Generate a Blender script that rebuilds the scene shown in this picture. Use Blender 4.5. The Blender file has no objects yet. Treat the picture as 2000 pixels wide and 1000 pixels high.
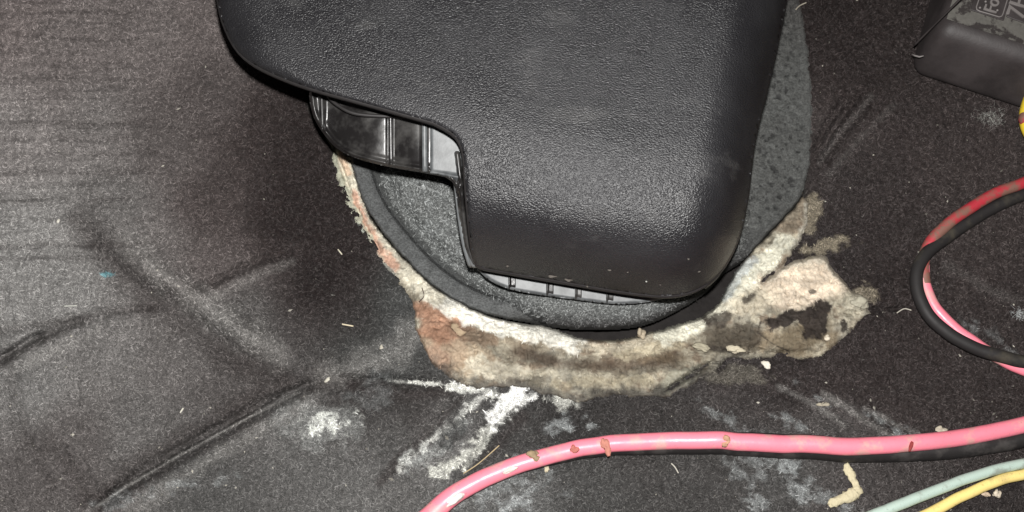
import bpy, math
import numpy as np

SC = bpy.context.scene
rng = np.random.default_rng(11)

# ------------------------------------------------------------------ camera, light, exposure
TILT = math.radians(20.0)          # camera leans 20 degrees off straight down
DIST = 0.42                        # metres from lens to the carpet in the middle of the view
FPX = 2000.0
CS, CC = math.sin(TILT), math.cos(TILT)
CAM = np.array([0.0, -DIST * CS, DIST * CC])
cam_data = bpy.data.cameras.new("camera")
cam_data.lens = 36.0
cam_data.sensor_width = 36.0
cam_data.clip_start = 0.01
cam_data.clip_end = 20.0
cam = bpy.data.objects.new("camera", cam_data)
cam.location = CAM.tolist()
cam.rotation_euler = (TILT, 0, 0)
SC.collection.objects.link(cam)
SC.camera = cam

world = bpy.data.worlds.new("World")
SC.world = world
world.use_nodes = True
world.node_tree.nodes["Background"].inputs[0].default_value = (0.55, 0.50, 0.50, 1)
world.node_tree.nodes["Background"].inputs[1].default_value = 0.055

flash = bpy.data.lights.new("phone_flash", 'POINT')     # the phone's flash, beside the lens
flash.energy = 13.0
flash.shadow_soft_size = 0.004
flash.color = (1.0, 0.985, 0.96)
fo = bpy.data.objects.new("phone_flash", flash)
fo.location = (CAM + np.array([0.002, 0.022 * CC, 0.022 * CS + 0.004])).tolist()
SC.collection.objects.link(fo)

SC.view_settings.view_transform = 'Standard'
SC.view_settings.look = 'None'
SC.view_settings.exposure = 0.0
SC.view_settings.gamma = 1.0

# ------------------------------------------------------------------ geometry helpers
def P(u, v, h):
    """point at height h (metres) above the carpet plane, seen at photo position (u, v)"""
    u = np.asarray(u, float); v = np.asarray(v, float); h = np.asarray(h, float)
    a = (u - 1000.0) / FPX; b = -(v - 500.0) / FPX
    dx = a + 0 * b; dy = CS + CC * b; dz = -CC + CS * b
    t = (CAM[2] - h) / (-dz)
    return np.stack(np.broadcast_arrays(CAM[0] + dx * t, CAM[1] + dy * t, h + 0 * t), -1)

_T = rng.random((16, 256, 256))
def vn(x, y, s=0):
    xi = np.floor(x).astype(int); yi = np.floor(y).astype(int)
    fx = x - xi; fy = y - yi
    fx = fx * fx * (3 - 2 * fx); fy = fy * fy * (3 - 2 * fy)
    T = _T[s % 16]
    a = T[xi & 255, yi & 255]; b = T[(xi + 1) & 255, yi & 255]
    c = T[xi & 255, (yi + 1) & 255]; d = T[(xi + 1) & 255, (yi + 1) & 255]
    return (a * (1 - fx) + b * fx) * (1 - fy) + (c * (1 - fx) + d * fx) * fy
def fbm(u, v, size, o=4, s=0):
    r = 0; w = 0; a = 1.0
    ang = 0.5 + s
    x = (u * math.cos(ang) - v * math.sin(ang)) / size + 37.3 * s
    y = (u * math.sin(ang) + v * math.cos(ang)) / size + 11.7 * s
    for i in range(o):
        r = r + a * vn(x, y, s + i); w += a; a *= 0.5; x = x * 2.03 + 5.1; y = y * 2.03 + 9.7
    return r / w
def ss(x, a=0.0, b=1.0):
    t = np.clip((x - a) / (b - a), 0, 1); return t * t * (3 - 2 * t)
def cr(pts, n=6, closed=True):
    p = np.array(pts, float); N = len(p); out = []
    rngi = range(N if closed else N - 1)
    for i in rngi:
        if closed: p0, p1, p2, p3 = p[i - 1], p[i], p[(i + 1) % N], p[(i + 2) % N]
        else: p0, p1, p2, p3 = p[max(i - 1, 0)], p[i], p[i + 1], p[min(i + 2, N - 1)]
        for k in range(n):
            t = k / n
            out.append(0.5 * ((2 * p1) + (-p0 + p2) * t + (2 * p0 - 5 * p1 + 4 * p2 - p3) * t * t + (-p0 + 3 * p1 - 3 * p2 + p3) * t ** 3))
    if not closed: out.append(p[-1])
    return np.array(out)
def dline(u, v, pts):
    p = np.array(pts, float); best = np.full(u.shape, 1e9); par = np.zeros(u.shape)
    L = np.r_[0, np.cumsum(np.hypot(*np.diff(p[:, :2], axis=0).T))]
    for i in range(len(p) - 1):
        ax, ay = p[i][:2]; dx = p[i + 1][0] - ax; dy = p[i + 1][1] - ay
        t = np.clip(((u - ax) * dx + (v - ay) * dy) / (dx * dx + dy * dy + 1e-9), 0, 1)
        d = np.hypot(u - ax - t * dx, v - ay - t * dy)
        m = d < best
        best = np.where(m, d, best); par = np.where(m, (L[i] + t * (L[i + 1] - L[i])) / L[-1], par)
    return best, par
def sdp(u, v, poly, cap=400):
    """signed distance to a polygon, positive inside"""
    p = np.array(poly, float)
    out = np.full(u.shape, -float(cap))
    lo = p.min(0) - cap; hi = p.max(0) + cap
    m = (u > lo[0]) & (u < hi[0]) & (v > lo[1]) & (v < hi[1])
    if not m.any(): return out
    x = u[m]; y = v[m]
    best = np.full(x.shape, 1e9); ins = np.zeros(x.shape, bool)
    for i in range(len(p)):
        ax, ay = p[i - 1]; bx, by = p[i]
        dx = bx - ax; dy = by - ay
        t = np.clip(((x - ax) * dx + (y - ay) * dy) / (dx * dx + dy * dy + 1e-9), 0, 1)
        best = np.minimum(best, (x - ax - t * dx) ** 2 + (y - ay - t * dy) ** 2)
        c = ((ay > y) != (by > y))
        if c.any():
            xx = (bx - ax) * (y - ay) / (by - ay + 1e-12) + ax
            ins ^= c & (x < xx)
    d = np.sqrt(best)
    out[m] = np.where(ins, d, -d)
    return out

# ------------------------------------------------------------------ object helpers
LINK = SC.collection.objects.link
def mesh_np(name, verts, quads, mat, col=None, loc=None, tri=False, smooth=True):
    verts = np.asarray(verts, np.float32).reshape(-1, 3)
    if loc is not None: verts = verts - np.asarray(loc, np.float32)
    quads = np.asarray(quads, np.int32)
    k = quads.shape[1]
    me = bpy.data.meshes.new(name)
    me.vertices.add(len(verts)); me.vertices.foreach_set("co", verts.ravel())
    me.loops.add(quads.size); me.loops.foreach_set("vertex_index", quads.ravel())
    me.polygons.add(len(quads))
    me.polygons.foreach_set("loop_start", np.arange(0, quads.size, k, dtype=np.int32))
    me.polygons.foreach_set("loop_total", np.full(len(quads), k, np.int32))
    me.polygons.foreach_set("use_smooth", np.full(len(quads), smooth, bool))
    if col is not None:
        at = me.color_attributes.new("Col", 'FLOAT_COLOR', 'POINT')
        c = np.ones((len(verts), 4), np.float32); c[:, :3] = np.clip(np.asarray(col).reshape(-1, 3), 0, 1)
        at.data.foreach_set("color", c.ravel())
    me.materials.append(mat)
    me.update(calc_edges=True)
    return me
def obj(name, me, parent=None, loc=None, **props):
    o = bpy.data.objects.new(name, me); LINK(o)
    if parent is not None: o.parent = parent
    elif loc is not None: o.location = [float(x) for x in loc]
    for k, w in props.items(): o[k] = w
    return o
def thing(name, label, cat, loc, group=None):
    o = bpy.data.objects.new(name, None); LINK(o); o.location = [float(x) for x in loc]
    o.empty_display_size = 0.01
    o["label"] = label; o["category"] = cat
    if group: o["group"] = group
    return o
def grid_mesh(name, U, V, H, keep, mat, col=None, loc=None):
    ny, nx = U.shape
    idx = np.arange(ny * nx).reshape(ny, nx)
    q = np.stack([idx[:-1, :-1], idx[1:, :-1], idx[1:, 1:], idx[:-1, 1:]], -1).reshape(-1, 4)
    k = keep if keep is not None else np.ones((ny, nx), bool)
    fk = (k[:-1, :-1] & k[1:, :-1] & k[1:, 1:] & k[:-1, 1:]).ravel()
    q = q[fk]
    used = np.unique(q); remap = np.full(ny * nx, -1); remap[used] = np.arange(len(used))
    verts = P(U, V, H).reshape(-1, 3)[used]
    c = None if col is None else np.asarray(col).reshape(-1, 3)[used]
    return mesh_np(name, verts, remap[q], mat, c, loc)
def grid(u0, u1, v0, v1, s):
    return np.meshgrid(np.arange(u0, u1 + s, s, dtype=float), np.arange(v0, v1 + s, s, dtype=float))

def tube_arrays(path, rad, seg=20, squash=1.0):
    p = np.asarray(path, float); n = len(p)
    r = np.broadcast_to(np.asarray(rad, float), (n,))
    t = np.gradient(p, axis=0); t /= np.linalg.norm(t, axis=1)[:, None] + 1e-12
    up = np.array([0, 0, 1.0])
    s = np.cross(t, up); s /= np.linalg.norm(s, axis=1)[:, None] + 1e-9
    w = np.cross(s, t)
    a = np.linspace(0, 2 * np.pi, seg, endpoint=False)
    V = p[:, None] + r[:, None, None] * (np.cos(a)[None, :, None] * s[:, None] + squash * np.sin(a)[None, :, None] * w[:, None])
    i = np.arange(n - 1)[:, None] * seg; j = np.arange(seg)[None]; jn = (j + 1) % seg
    Q = np.stack([i + j, i + jn, i + seg + jn, i + seg + j], -1).reshape(-1, 4)
    return V.reshape(-1, 3), Q
def cap_tube(V, Q, seg):
    n = len(V)
    c0 = V[:seg].mean(0); c1 = V[-seg:].mean(0)
    V = np.vstack([V, c0, c1])
    e = []
    for j in range(0, seg, 2):
        e.append([n, (j + 2) % seg, (j + 1) % seg, j]); b = n - seg
        e.append([n + 1, b + j, b + j + 1, b + (j + 2) % seg])
    return V, np.vstack([Q, e])

# ------------------------------------------------------------------ materials
class NT:
    def __init__(s, name):
        s.m = bpy.data.materials.new(name); s.m.use_nodes = True
        s.t = s.m.node_tree; s.b = s.t.nodes["Principled BSDF"]
        s.tc = s.n("ShaderNodeTexCoord")
    def n(s, typ, **kw):
        x = s.t.nodes.new(typ)
        for k, v in kw.items(): setattr(x, k, v)
        return x
    def l(s, a, b): s.t.links.new(a, b)
    def noise(s, scale, detail=3, rough=0.6, stretch=None):
        x = s.n("ShaderNodeTexNoise"); x.inputs["Scale"].default_value = scale
        x.inputs["Detail"].default_value = detail; x.inputs["Roughness"].default_value = rough
        s.co(x, stretch); return x.outputs["Fac"]
    def vor(s, scale, feature='F1', stretch=None, out="Distance", rnd=1.0):
        x = s.n("ShaderNodeTexVoronoi"); x.feature = feature; x.inputs["Scale"].default_value = scale
        x.inputs["Randomness"].default_value = rnd
        s.co(x, stretch); return x.outputs[out]
    def co(s, x, stretch):
        if stretch is None: s.l(s.tc.outputs["Object"], x.inputs["Vector"]); return
        m = s.n("ShaderNodeMapping"); m.inputs["Scale"].default_value = stretch
        s.l(s.tc.outputs["Object"], m.inputs["Vector"]); s.l(m.outputs[0], x.inputs["Vector"])
    def rng(s, f, a, b, c, d):
        x = s.n("ShaderNodeMapRange"); s.l(f, x.inputs[0])
        for i, v in enumerate((a, b, c, d)): x.inputs[i + 1].default_value = v
        return x.outputs[0]
    def mul(s, a, b, op='MULTIPLY'):
        x = s.n("ShaderNodeMath"); x.operation = op
        for i, k in enumerate((a, b)):
            if hasattr(k, "default_value"): s.l(k, x.inputs[i])
            else: x.inputs[i].default_value = k
        return x.outputs[0]
    def mix(s, f, a, b, mode='MIX'):
        x = s.n("ShaderNodeMixRGB"); x.blend_type = mode
        for k, i in ((f, 0), (a, 1), (b, 2)):
            if hasattr(k, "default_value"): s.l(k, x.inputs[i])
            elif i == 0: x.inputs[0].default_value = k
            else: x.inputs[i].default_value = (*k, 1)
        return x.outputs[0]
    def attr(s):
        x = s.n("ShaderNodeAttribute"); x.attribute_name = "Col"; return x.outputs["Color"]
    def bump(s, h, dist, strength=1.0, prev=None):
        x = s.n("ShaderNodeBump"); x.inputs["Distance"].default_value = dist
        x.inputs["Strength"].default_value = strength; s.l(h, x.inputs["Height"])
        if prev is not None: s.l(prev, x.inputs["Normal"])
        s.l(x.outputs[0], s.b.inputs["Normal"]); return x.outputs[0]
    def set(s, col=None, rough=None, spec=None, **kw):
        if col is not None:
            if hasattr(col, "default_value"): s.l(col, s.b.inputs["Base Color"])
            else: s.b.inputs["Base Color"].default_value = (*col, 1)
        if rough is not None:
            if hasattr(rough, "default_value"): s.l(rough, s.b.inputs["Roughness"])
            else: s.b.inputs["Roughness"].default_value = rough
        if spec is not None: s.b.inputs["Specular IOR Level"].default_value = spec
        return s.m

def mat_fabric(name, lo, hi, scale, bumpd, spec=0.1, rough=0.95):
    k = NT(name)
    n1 = k.noise(scale, 4, 0.7); n2 = k.noise(scale * 0.28, 2)
    f = k.mul(k.rng(n1, 0.34, 0.66, lo, hi), k.rng(n2, 0.3, 0.7, 0.8, 1.2))
    g = k.n("ShaderNodeCombineColor")
    for i in range(3): k.l(f, g.inputs[i])
    c = k.mix(1.0, k.attr(), g.outputs[0], 'MULTIPLY')
    k.bump(n1, bumpd, 1.0)
    return k.set(c, rough, spec)
M_carpet = mat_fabric("carpet_pile", 0.30, 1.8, 2100, 0.0006)
M_felt = None
k = NT("matted_felt")
v1 = k.vor(750); n1 = k.noise(1800, 4, .7)
c = k.mix(1.0, k.attr(), k.mix(k.rng(v1, 0.1, 0.9, 0, 1), (1.1, 1.1, 1.1), (0.82, 0.79, 0.76)), 'MULTIPLY')
b = k.bump(k.mul(v1, -1.0), 0.0005, 0.6); k.bump(n1, 0.0004, 0.8, b)
M_felt = k.set(c, 0.9, 0.15)
M_foam = mat_fabric("porous_foam", 0.55, 1.5, 1300, 0.0006, 0.3, 0.75)
k = NT("fibre"); M_fibre = k.set(k.attr(), 0.8, 0.2)
k = NT("crumb"); n1 = k.noise(900, 3)
k.bump(n1, 0.0004); M_crumb = k.set(k.mix(1.0, k.attr(), k.mix(n1, (0.75, 0.72, 0.7), (1.2, 1.2, 1.2)), 'MULTIPLY'), 0.8, 0.2)

# pebbled black vinyl-like plastic of the cover
k = NT("grained_black_plastic")
st = (1.0, 1.55, 1.0)
v1 = k.vor(1700, 'SMOOTH_F1', st); v2 = k.noise(2800, 2, 0.5, st); n3 = k.noise(28, 4); n4 = k.noise(420, 2)
grain = k.mul(k.mul(v1, -1.0), k.mul(v2, 0.5), 'ADD')
b = k.bump(grain, 0.00030, 0.95)
col = k.mix(k.rng(n3, 0.4, 0.7, 0, 1), (0.0155, 0.0150, 0.0165), (0.027, 0.0265, 0.0285))
col = k.mix(k.rng(v1, 0.25, 0.75, 0.0, 0.5), col, (0.010, 0.010, 0.012))
sc = k.noise(26, 9, .72, (1.0, 2.2, 1.0)); col = k.mix(k.rng(sc, .56, .72, 0, .55), col, (0.085, 0.083, 0.082))
M_cover = k.set(col, k.rng(n3, 0.35, 0.7, 0.33, 0.47), 0.55)
k = NT("smooth_black_edge"); n = k.noise(300, 4)
M_edge = k.set(k.mix(n, (0.014, 0.012, 0.012), (0.03, 0.028, 0.028)), 0.5, 0.4)
k = NT("glossy_black_plastic"); n = k.noise(90, 5, 0.65); n2 = k.noise(700, 3)
k.bump(n2, 0.0001, 0.5)
M_gloss = k.set(k.mix(k.rng(n, 0.42, 0.62, 0, 1), (0.012, 0.011, 0.011), (0.05, 0.048, 0.046)), k.rng(n, 0.35, 0.65, 0.26, 0.44), 0.6)
k = NT("pale_grey_plastic"); n = k.noise(160, 5, 0.65)
k.bump(n, 0.0002, 0.4)
M_grey = k.set(k.mix(k.rng(n, 0.4, 0.65, 0, 1), (0.07, 0.074, 0.077), (0.13, 0.137, 0.14)), 0.44, 0.42)
k = NT("strip_highlight_grey"); n = k.noise(200, 3); M_shine = k.set(k.mix(n, (.13, .14, .145), (.22, .23, .235)), .42, .8)
k = NT("dark_steel_pan"); n = k.noise(250, 4)
k.bump(n, 0.0006); M_pan = k.set(k.mix(n, (0.006, 0.005, 0.005), (0.022, 0.019, 0.018)), 0.8, 0.2)

# ------------------------------------------------------------------ outlines (photo positions)
HOLE = cr([(1535, -120), (1566, 0), (1583, 100), (1592, 220), (1588, 310), (1568, 384), (1535, 425), (1496, 466), (1456, 508), (1424, 560), (1405, 596),
        (1370, 622), (1310, 642), (1258, 656), (1200, 668), (1132, 664), (1064, 640), (1000, 632), (940, 614), (896, 592), (850, 566), (812, 530),
        (765, 482), (725, 430), (700, 370), (684, 305), (665, 200), (680, 60), (760, -90), (1150, -160)], 4)
HCUT = cr([(1532, -140), (1556, 0), (1572, 100), (1581, 220), (1578, 318), (1566, 392), (1545, 436), (1505, 480), (1466, 530), (1430, 590), (1390, 640),
        (1300, 672), (1200, 690), (1120, 684), (1030, 660), (940, 640), (870, 606), (815, 592), (778, 545), (738, 490), (700, 425), (664, 345),
        (640, 282), (606, 220), (598, 150), (625, 30), (720, -110), (1150, -180)], 4)
FO = cr([(1535, -110), (1562, 0), (1580, 100), (1588, 220), (1584, 310), (1564, 382), (1530, 424), (1491, 464), (1452, 506), (1412, 532), (1378, 568),
        (1325, 602), (1250, 634), (1150, 641), (1070, 634), (1010, 622), (960, 612), (900, 588), (850, 556), (808, 518), (765, 470), (728, 420),
        (702, 365), (686, 300), (668, 200), (684, 60), (764, -85), (1150, -150)], 4)
UND = np.array([(640, 280), (644, 300), (650, 345), (672, 395), (698, 445), (728, 490), (764, 540), (800, 582), (815, 606), (812, 640), (826, 672), (846, 705), (884, 738), (905, 752),
        (960, 756), (1000, 748), (1040, 762), (1090, 772), (1130, 786), (1170, 770), (1230, 774), (1306, 772), (1350, 752), (1392, 722), (1420, 694), (1470, 700), (1520, 692),
        (1560, 702), (1600, 690), (1640, 668), (1662, 640), (1694, 612), (1692, 584), (1664, 574), (1644, 548), (1626, 528), (1610, 505), (1576, 505), (1545, 516), (1512, 540),
        (1486, 552), (1500, 532), (1530, 516), (1552, 480), (1572, 445), (1574, 412), (1566, 384), (1500, 380), (1300, 560), (1000, 560), (760, 360), (700, 270)], float)

# ------------------------------------------------------------------ carpet relief, dirt and painted fold shade
CREASES = [  # points, depth mm, half width px
    ([(170, 1010), (230, 962), (330, 905), (430, 848), (520, 798), (600, 752), (648, 738)], 3.4, 9),
    ([(190, 985), (300, 905), (420, 838), (520, 785), (590, 750)], 2.0, 9),
    ([(-20, 712), (20, 690), (60, 664), (90, 655)], 3.5, 8),
    ([(60, 664), (120, 640), (165, 625)], 1.8, 7),
    ([(-20, 648), (100, 632), (200, 612), (290, 600), (330, 585)], 1.3, 9),
    ([(150, 440), (200, 495), (260, 555), (330, 592), (400, 640), (470, 690), (540, 724), (600, 742)], 2.2, 20),
    ([(376, 566), (430, 545), (500, 512), (575, 488)], 1.6, 9),
    ([(640, 740), (720, 744), (800, 745), (880, 752)], 1.5, 10),
    ([(100, 870), (150, 930), (175, 985)], 1.2, 22),
    ([(30, 700), (20, 800), (60, 880), (110, 960)], 0.9, 16),
    ([(905, 770), (850, 830), (800, 880), (750, 935)], 1.3, 8),
    ([(985, 800), (955, 850), (930, 900), (880, 935)], 1.8, 10),
    ([(1000, 925), (940, 940), (880, 960)], 0.8, 14),
    ([(1660, 190), (1620, 240), (1590, 300)], 2.0, 9), ([(1705, 185), (1650, 250), (1600, 320)], 2.2, 10),
    ([(1380, 712), (1345, 735), (1300, 762)], 1.5, 4), ([(1380, 712), (1420, 716)], 1.2, 4),
    ([(1530, 760), (1600, 800), (1660, 850)], 1.0, 10), ([(1690, 800), (1760, 830), (1800, 850)], 0.9, 12),
    ([(1640, 612), (1690, 608), (1770, 602)], 1.0, 4),
]
RIDGES = [
    ([(230, 470), (300, 530), (390, 590), (470, 650), (560, 700)], 2.6, 32),
    ([(400, 572), (480, 535), (560, 502)], 0.8, 10),
    ([(200, 975), (320, 898), (440, 832), (560, 765)], 0.9, 4),
    ([(650, 740), (700, 715), (760, 690), (810, 650)], 1.0, 18),
    ([(1680, 180), (1630, 245), (1595, 310)], 1.0, 8),
    ([(1620, 780), (1720, 850), (1780, 900)], 1.2, 30),
    ([(1290, 700), (1400, 712), (1500, 702), (1640, 690)], -1.0, 16),
]
def carpet_base(u, v, fine=True):
    h = (fbm(u, v, 420, 2, 1) - 0.5) * 9.0 + (fbm(u, v, 110, 3, 2) - 0.5) * 2.2
    d = sdp(u, v, HCUT)
    h += -5.0 * ss(d, -170, 0) * ss(900 - u, 0, 300) * (1 - 0.6 * ss(v, 560, 760))   # carpet dips to the opening on the left
    h += -2.0 * ss(d, -60, 0)
    for pts, dep, w in CREASES:
        dep = dep * 2.3; w = w * 1.25; q = cr(pts, 4, False); dd, t = dline(u, v, q)
        wob = 0.75 + 0.5 * fbm(u, v, 30, 2, 3)
        h -= dep * np.exp(-(dd / (w * wob)) ** 2) * ss(np.minimum(t, 1 - t), -0.02, 0.12)
    for pts, dep, w in RIDGES:
        dep = dep * 3.0; q = cr(pts, 4, False); dd, t = dline(u, v, q)
        h += dep * np.exp(-(dd / w) ** 2) * ss(np.minimum(t, 1 - t), -0.05, 0.2)
    if fine:   # brushed corduroy-like waves on the far left, pile everywhere
        wv = fbm(u * 0.12, v, 14, 3, 5)
        h += (wv - 0.5) * 4.5 * ss(420 - u, 0, 260) * ss(620 - v, 0, 200)
        h += (fbm(u, v, 8, 3, 6) - 0.5) * 2.2
    return h * 1e-3, d

CTRL = np.array([  # carpet tones: dust, with some slope shade and light falloff in the colour
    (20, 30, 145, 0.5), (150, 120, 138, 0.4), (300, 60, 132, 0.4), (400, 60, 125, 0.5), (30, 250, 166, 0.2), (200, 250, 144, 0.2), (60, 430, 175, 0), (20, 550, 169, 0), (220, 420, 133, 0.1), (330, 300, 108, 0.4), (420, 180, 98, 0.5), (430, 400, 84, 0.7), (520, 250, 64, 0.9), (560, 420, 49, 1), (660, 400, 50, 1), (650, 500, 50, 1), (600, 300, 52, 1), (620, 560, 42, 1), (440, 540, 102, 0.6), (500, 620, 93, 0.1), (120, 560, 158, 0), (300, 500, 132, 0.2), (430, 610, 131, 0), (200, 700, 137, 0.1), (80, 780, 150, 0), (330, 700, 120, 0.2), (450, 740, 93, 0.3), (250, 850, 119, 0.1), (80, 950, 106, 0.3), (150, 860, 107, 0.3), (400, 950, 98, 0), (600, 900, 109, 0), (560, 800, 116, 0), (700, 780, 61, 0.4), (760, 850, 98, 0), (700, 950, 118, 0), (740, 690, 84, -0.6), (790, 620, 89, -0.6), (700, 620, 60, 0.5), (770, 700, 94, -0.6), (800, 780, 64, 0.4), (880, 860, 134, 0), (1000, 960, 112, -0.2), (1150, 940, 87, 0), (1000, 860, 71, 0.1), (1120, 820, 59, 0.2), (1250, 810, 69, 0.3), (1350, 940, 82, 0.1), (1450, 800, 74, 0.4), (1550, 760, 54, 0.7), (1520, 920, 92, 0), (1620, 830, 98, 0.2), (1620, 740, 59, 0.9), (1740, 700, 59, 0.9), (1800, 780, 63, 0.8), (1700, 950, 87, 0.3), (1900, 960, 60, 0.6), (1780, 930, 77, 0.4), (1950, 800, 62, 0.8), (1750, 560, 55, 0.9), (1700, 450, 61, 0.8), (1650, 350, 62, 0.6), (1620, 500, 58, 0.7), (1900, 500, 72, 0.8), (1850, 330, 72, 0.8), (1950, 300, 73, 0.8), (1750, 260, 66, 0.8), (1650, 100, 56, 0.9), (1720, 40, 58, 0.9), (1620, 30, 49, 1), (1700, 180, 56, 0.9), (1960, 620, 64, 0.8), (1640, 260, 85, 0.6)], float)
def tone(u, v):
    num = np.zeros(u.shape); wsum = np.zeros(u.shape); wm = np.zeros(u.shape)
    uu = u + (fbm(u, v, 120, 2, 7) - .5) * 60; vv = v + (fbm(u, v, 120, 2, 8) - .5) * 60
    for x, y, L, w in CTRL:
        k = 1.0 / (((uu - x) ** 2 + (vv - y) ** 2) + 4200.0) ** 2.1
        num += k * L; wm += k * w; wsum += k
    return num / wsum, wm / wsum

def over(C, m, col):
    m = np.clip(m, 0, 1)[..., None]; return C * (1 - m) + np.array(col) * m
def brush(C, u, v, pts, w, col, op=1.0, soft=0.5, nz=0.0, ns=12, seed=3, speck=False):
    d, t = dline(u, v, pts)
    n = fbm(u, v, ns, 3, seed)
    m = 1 - ss(d + (n - 0.5) * 2 * nz * w, w * (1 - soft), w)
    if speck: m = m * (.3 + .7 * ss(fbm(u * .8 + v * .6, (v * .8 - u * .6) * .35, 6, 3, seed + 1) + m * .3, .42, .80))
    return over(C, m * op, col)
def blob(C, u, v, x, y, rx, ry, ang, col, op=1.0, nz=0.5, ns=18, seed=4, soft=0.5, speck=False):
    a = math.radians(ang); X = (u - x) * math.cos(a) + (v - y) * math.sin(a); Y = -(u - x) * math.sin(a) + (v - y) * math.cos(a)
    r = np.hypot(X / rx, Y / ry) + (fbm(u, v, ns, 4, seed) - 0.5) * 2 * nz
    m = 1 - ss(r, 1 - soft, 1)
    if speck: m = m * ss(fbm(X * .5, Y, 7, 3, seed + 2) + m * .25, .42, .8)
    return over(C, m * op, col)

def carpet_colour(u, v):
    L, w = tone(u, v)
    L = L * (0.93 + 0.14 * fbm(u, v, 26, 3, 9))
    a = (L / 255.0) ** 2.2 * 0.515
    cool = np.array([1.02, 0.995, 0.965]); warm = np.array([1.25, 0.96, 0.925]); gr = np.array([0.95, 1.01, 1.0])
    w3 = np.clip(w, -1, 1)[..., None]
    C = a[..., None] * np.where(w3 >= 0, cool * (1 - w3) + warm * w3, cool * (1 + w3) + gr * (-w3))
    W = (0.62, 0.62, 0.58); G = (0.30, 0.31, 0.30); T = (0.30, 0.26, 0.19)
    # chalky powder
    n = fbm(u, v, 13, 3, 10)
    # fold shade painted into the pile colour as dark strokes along the creases
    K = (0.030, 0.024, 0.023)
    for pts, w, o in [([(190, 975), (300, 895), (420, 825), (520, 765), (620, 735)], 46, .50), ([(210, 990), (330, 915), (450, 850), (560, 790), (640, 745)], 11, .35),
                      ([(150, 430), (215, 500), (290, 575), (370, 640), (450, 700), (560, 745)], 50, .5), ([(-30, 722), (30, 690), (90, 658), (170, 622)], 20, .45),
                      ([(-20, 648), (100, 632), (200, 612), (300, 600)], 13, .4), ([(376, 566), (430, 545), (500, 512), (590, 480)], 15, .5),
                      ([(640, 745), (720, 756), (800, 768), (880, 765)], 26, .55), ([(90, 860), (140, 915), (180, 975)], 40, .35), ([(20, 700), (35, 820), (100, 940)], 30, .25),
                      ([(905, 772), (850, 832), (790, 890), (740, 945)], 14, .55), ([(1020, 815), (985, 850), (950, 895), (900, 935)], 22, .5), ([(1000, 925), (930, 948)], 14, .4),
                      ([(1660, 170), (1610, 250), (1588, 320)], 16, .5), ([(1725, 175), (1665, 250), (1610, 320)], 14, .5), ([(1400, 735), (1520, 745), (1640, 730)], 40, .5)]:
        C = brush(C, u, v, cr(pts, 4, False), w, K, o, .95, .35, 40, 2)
    D = (0.30, 0.29, 0.275)  # light on the fold ridges, painted as pale strokes
    for pts, w, o in [([(250, 480), (310, 530), (390, 590), (470, 650), (540, 690)], 44, .28), ([(400, 590), (480, 548), (570, 510)], 16, .14), ([(640, 735), (700, 710), (760, 690), (805, 650)], 44, .28),
                      ([(170, 1000), (300, 918), (440, 840), (580, 768)], 4, .45), ([(260, 1000), (360, 930), (470, 860), (600, 790)], 26, .22), ([(30, 720), (110, 680), (190, 650)], 18, .25),
                      ([(1610, 770), (1680, 815), (1760, 870)], 14, .30), ([(1690, 800), (1750, 830), (1790, 850)], 10, .3), ([(1520, 755), (1580, 785), (1650, 830)], 10, .25),
                      ([(1700, 190), (1640, 260), (1600, 320)], 10, .10), ([(1745, 205), (1680, 270), (1620, 340)], 10, .07), ([(1850, 520), (1920, 560), (1990, 590)], 18, .06)]:
        C = brush(C, u, v, cr(pts, 4, False), w, D, o, .95, .5, 22, 6)
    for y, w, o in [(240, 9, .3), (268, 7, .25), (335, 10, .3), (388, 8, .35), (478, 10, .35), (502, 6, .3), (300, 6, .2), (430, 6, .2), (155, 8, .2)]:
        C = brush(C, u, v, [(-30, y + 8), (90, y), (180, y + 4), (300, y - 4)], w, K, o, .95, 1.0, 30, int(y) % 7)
    C = brush(C, u, v, [(800, 747), (850, 750), (880, 754)], 5, W, .8, .7, 1.0, speck=True)
    C = brush(C, u, v, [(870, 752), (910, 758), (970, 768)], 13, W, .9, .7, 1.0, speck=True)
    C = brush(C, u, v, [(760, 744), (810, 747)], 4, W, .35, .6, 1.0, speck=True)
    C = brush(C, u, v, [(1010, 765), (985, 800), (955, 835), (930, 875), (900, 905), (850, 922)], 19, (0.45, 0.45, 0.41), .9, .7, 1.1, speck=True)
    C = brush(C, u, v, [(1012, 760), (985, 795), (960, 826)], 21, (0.74, 0.74, 0.72), 1.0, .6, .9, speck=True)
    C = brush(C, u, v, [(1040, 770), (1010, 782), (980, 790)], 13, (0.62, 0.62, 0.60), .85, .6, 1.1, speck=True)
    C = brush(C, u, v, [(935, 780), (880, 830), (830, 870), (780, 915)], 11, (0.5, 0.5, 0.47), .75, .7, 1.2, speck=True)
    C = brush(C, u, v, [(900, 830), (850, 880), (800, 905)], 24, G, .45, .8, 1.2, speck=True)
    C = blob(C, u, v, 880, 850, 26, 48, 38, (0.02, 0.02, 0.02), .7, .6, 14)
    C = blob(C, u, v, 640, 828, 66, 26, -8, (0.6, 0.61, 0.57), .95, 1.0, 14, 12, .7, True)
    C = blob(C, u, v, 640, 826, 110, 60, 0, G, .25, .6, 30, 2)
    C = blob(C, u, v, 1100, 780, 34, 22, 10, (0.36, 0.36, 0.33), .8, .7, 12, 5)
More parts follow.
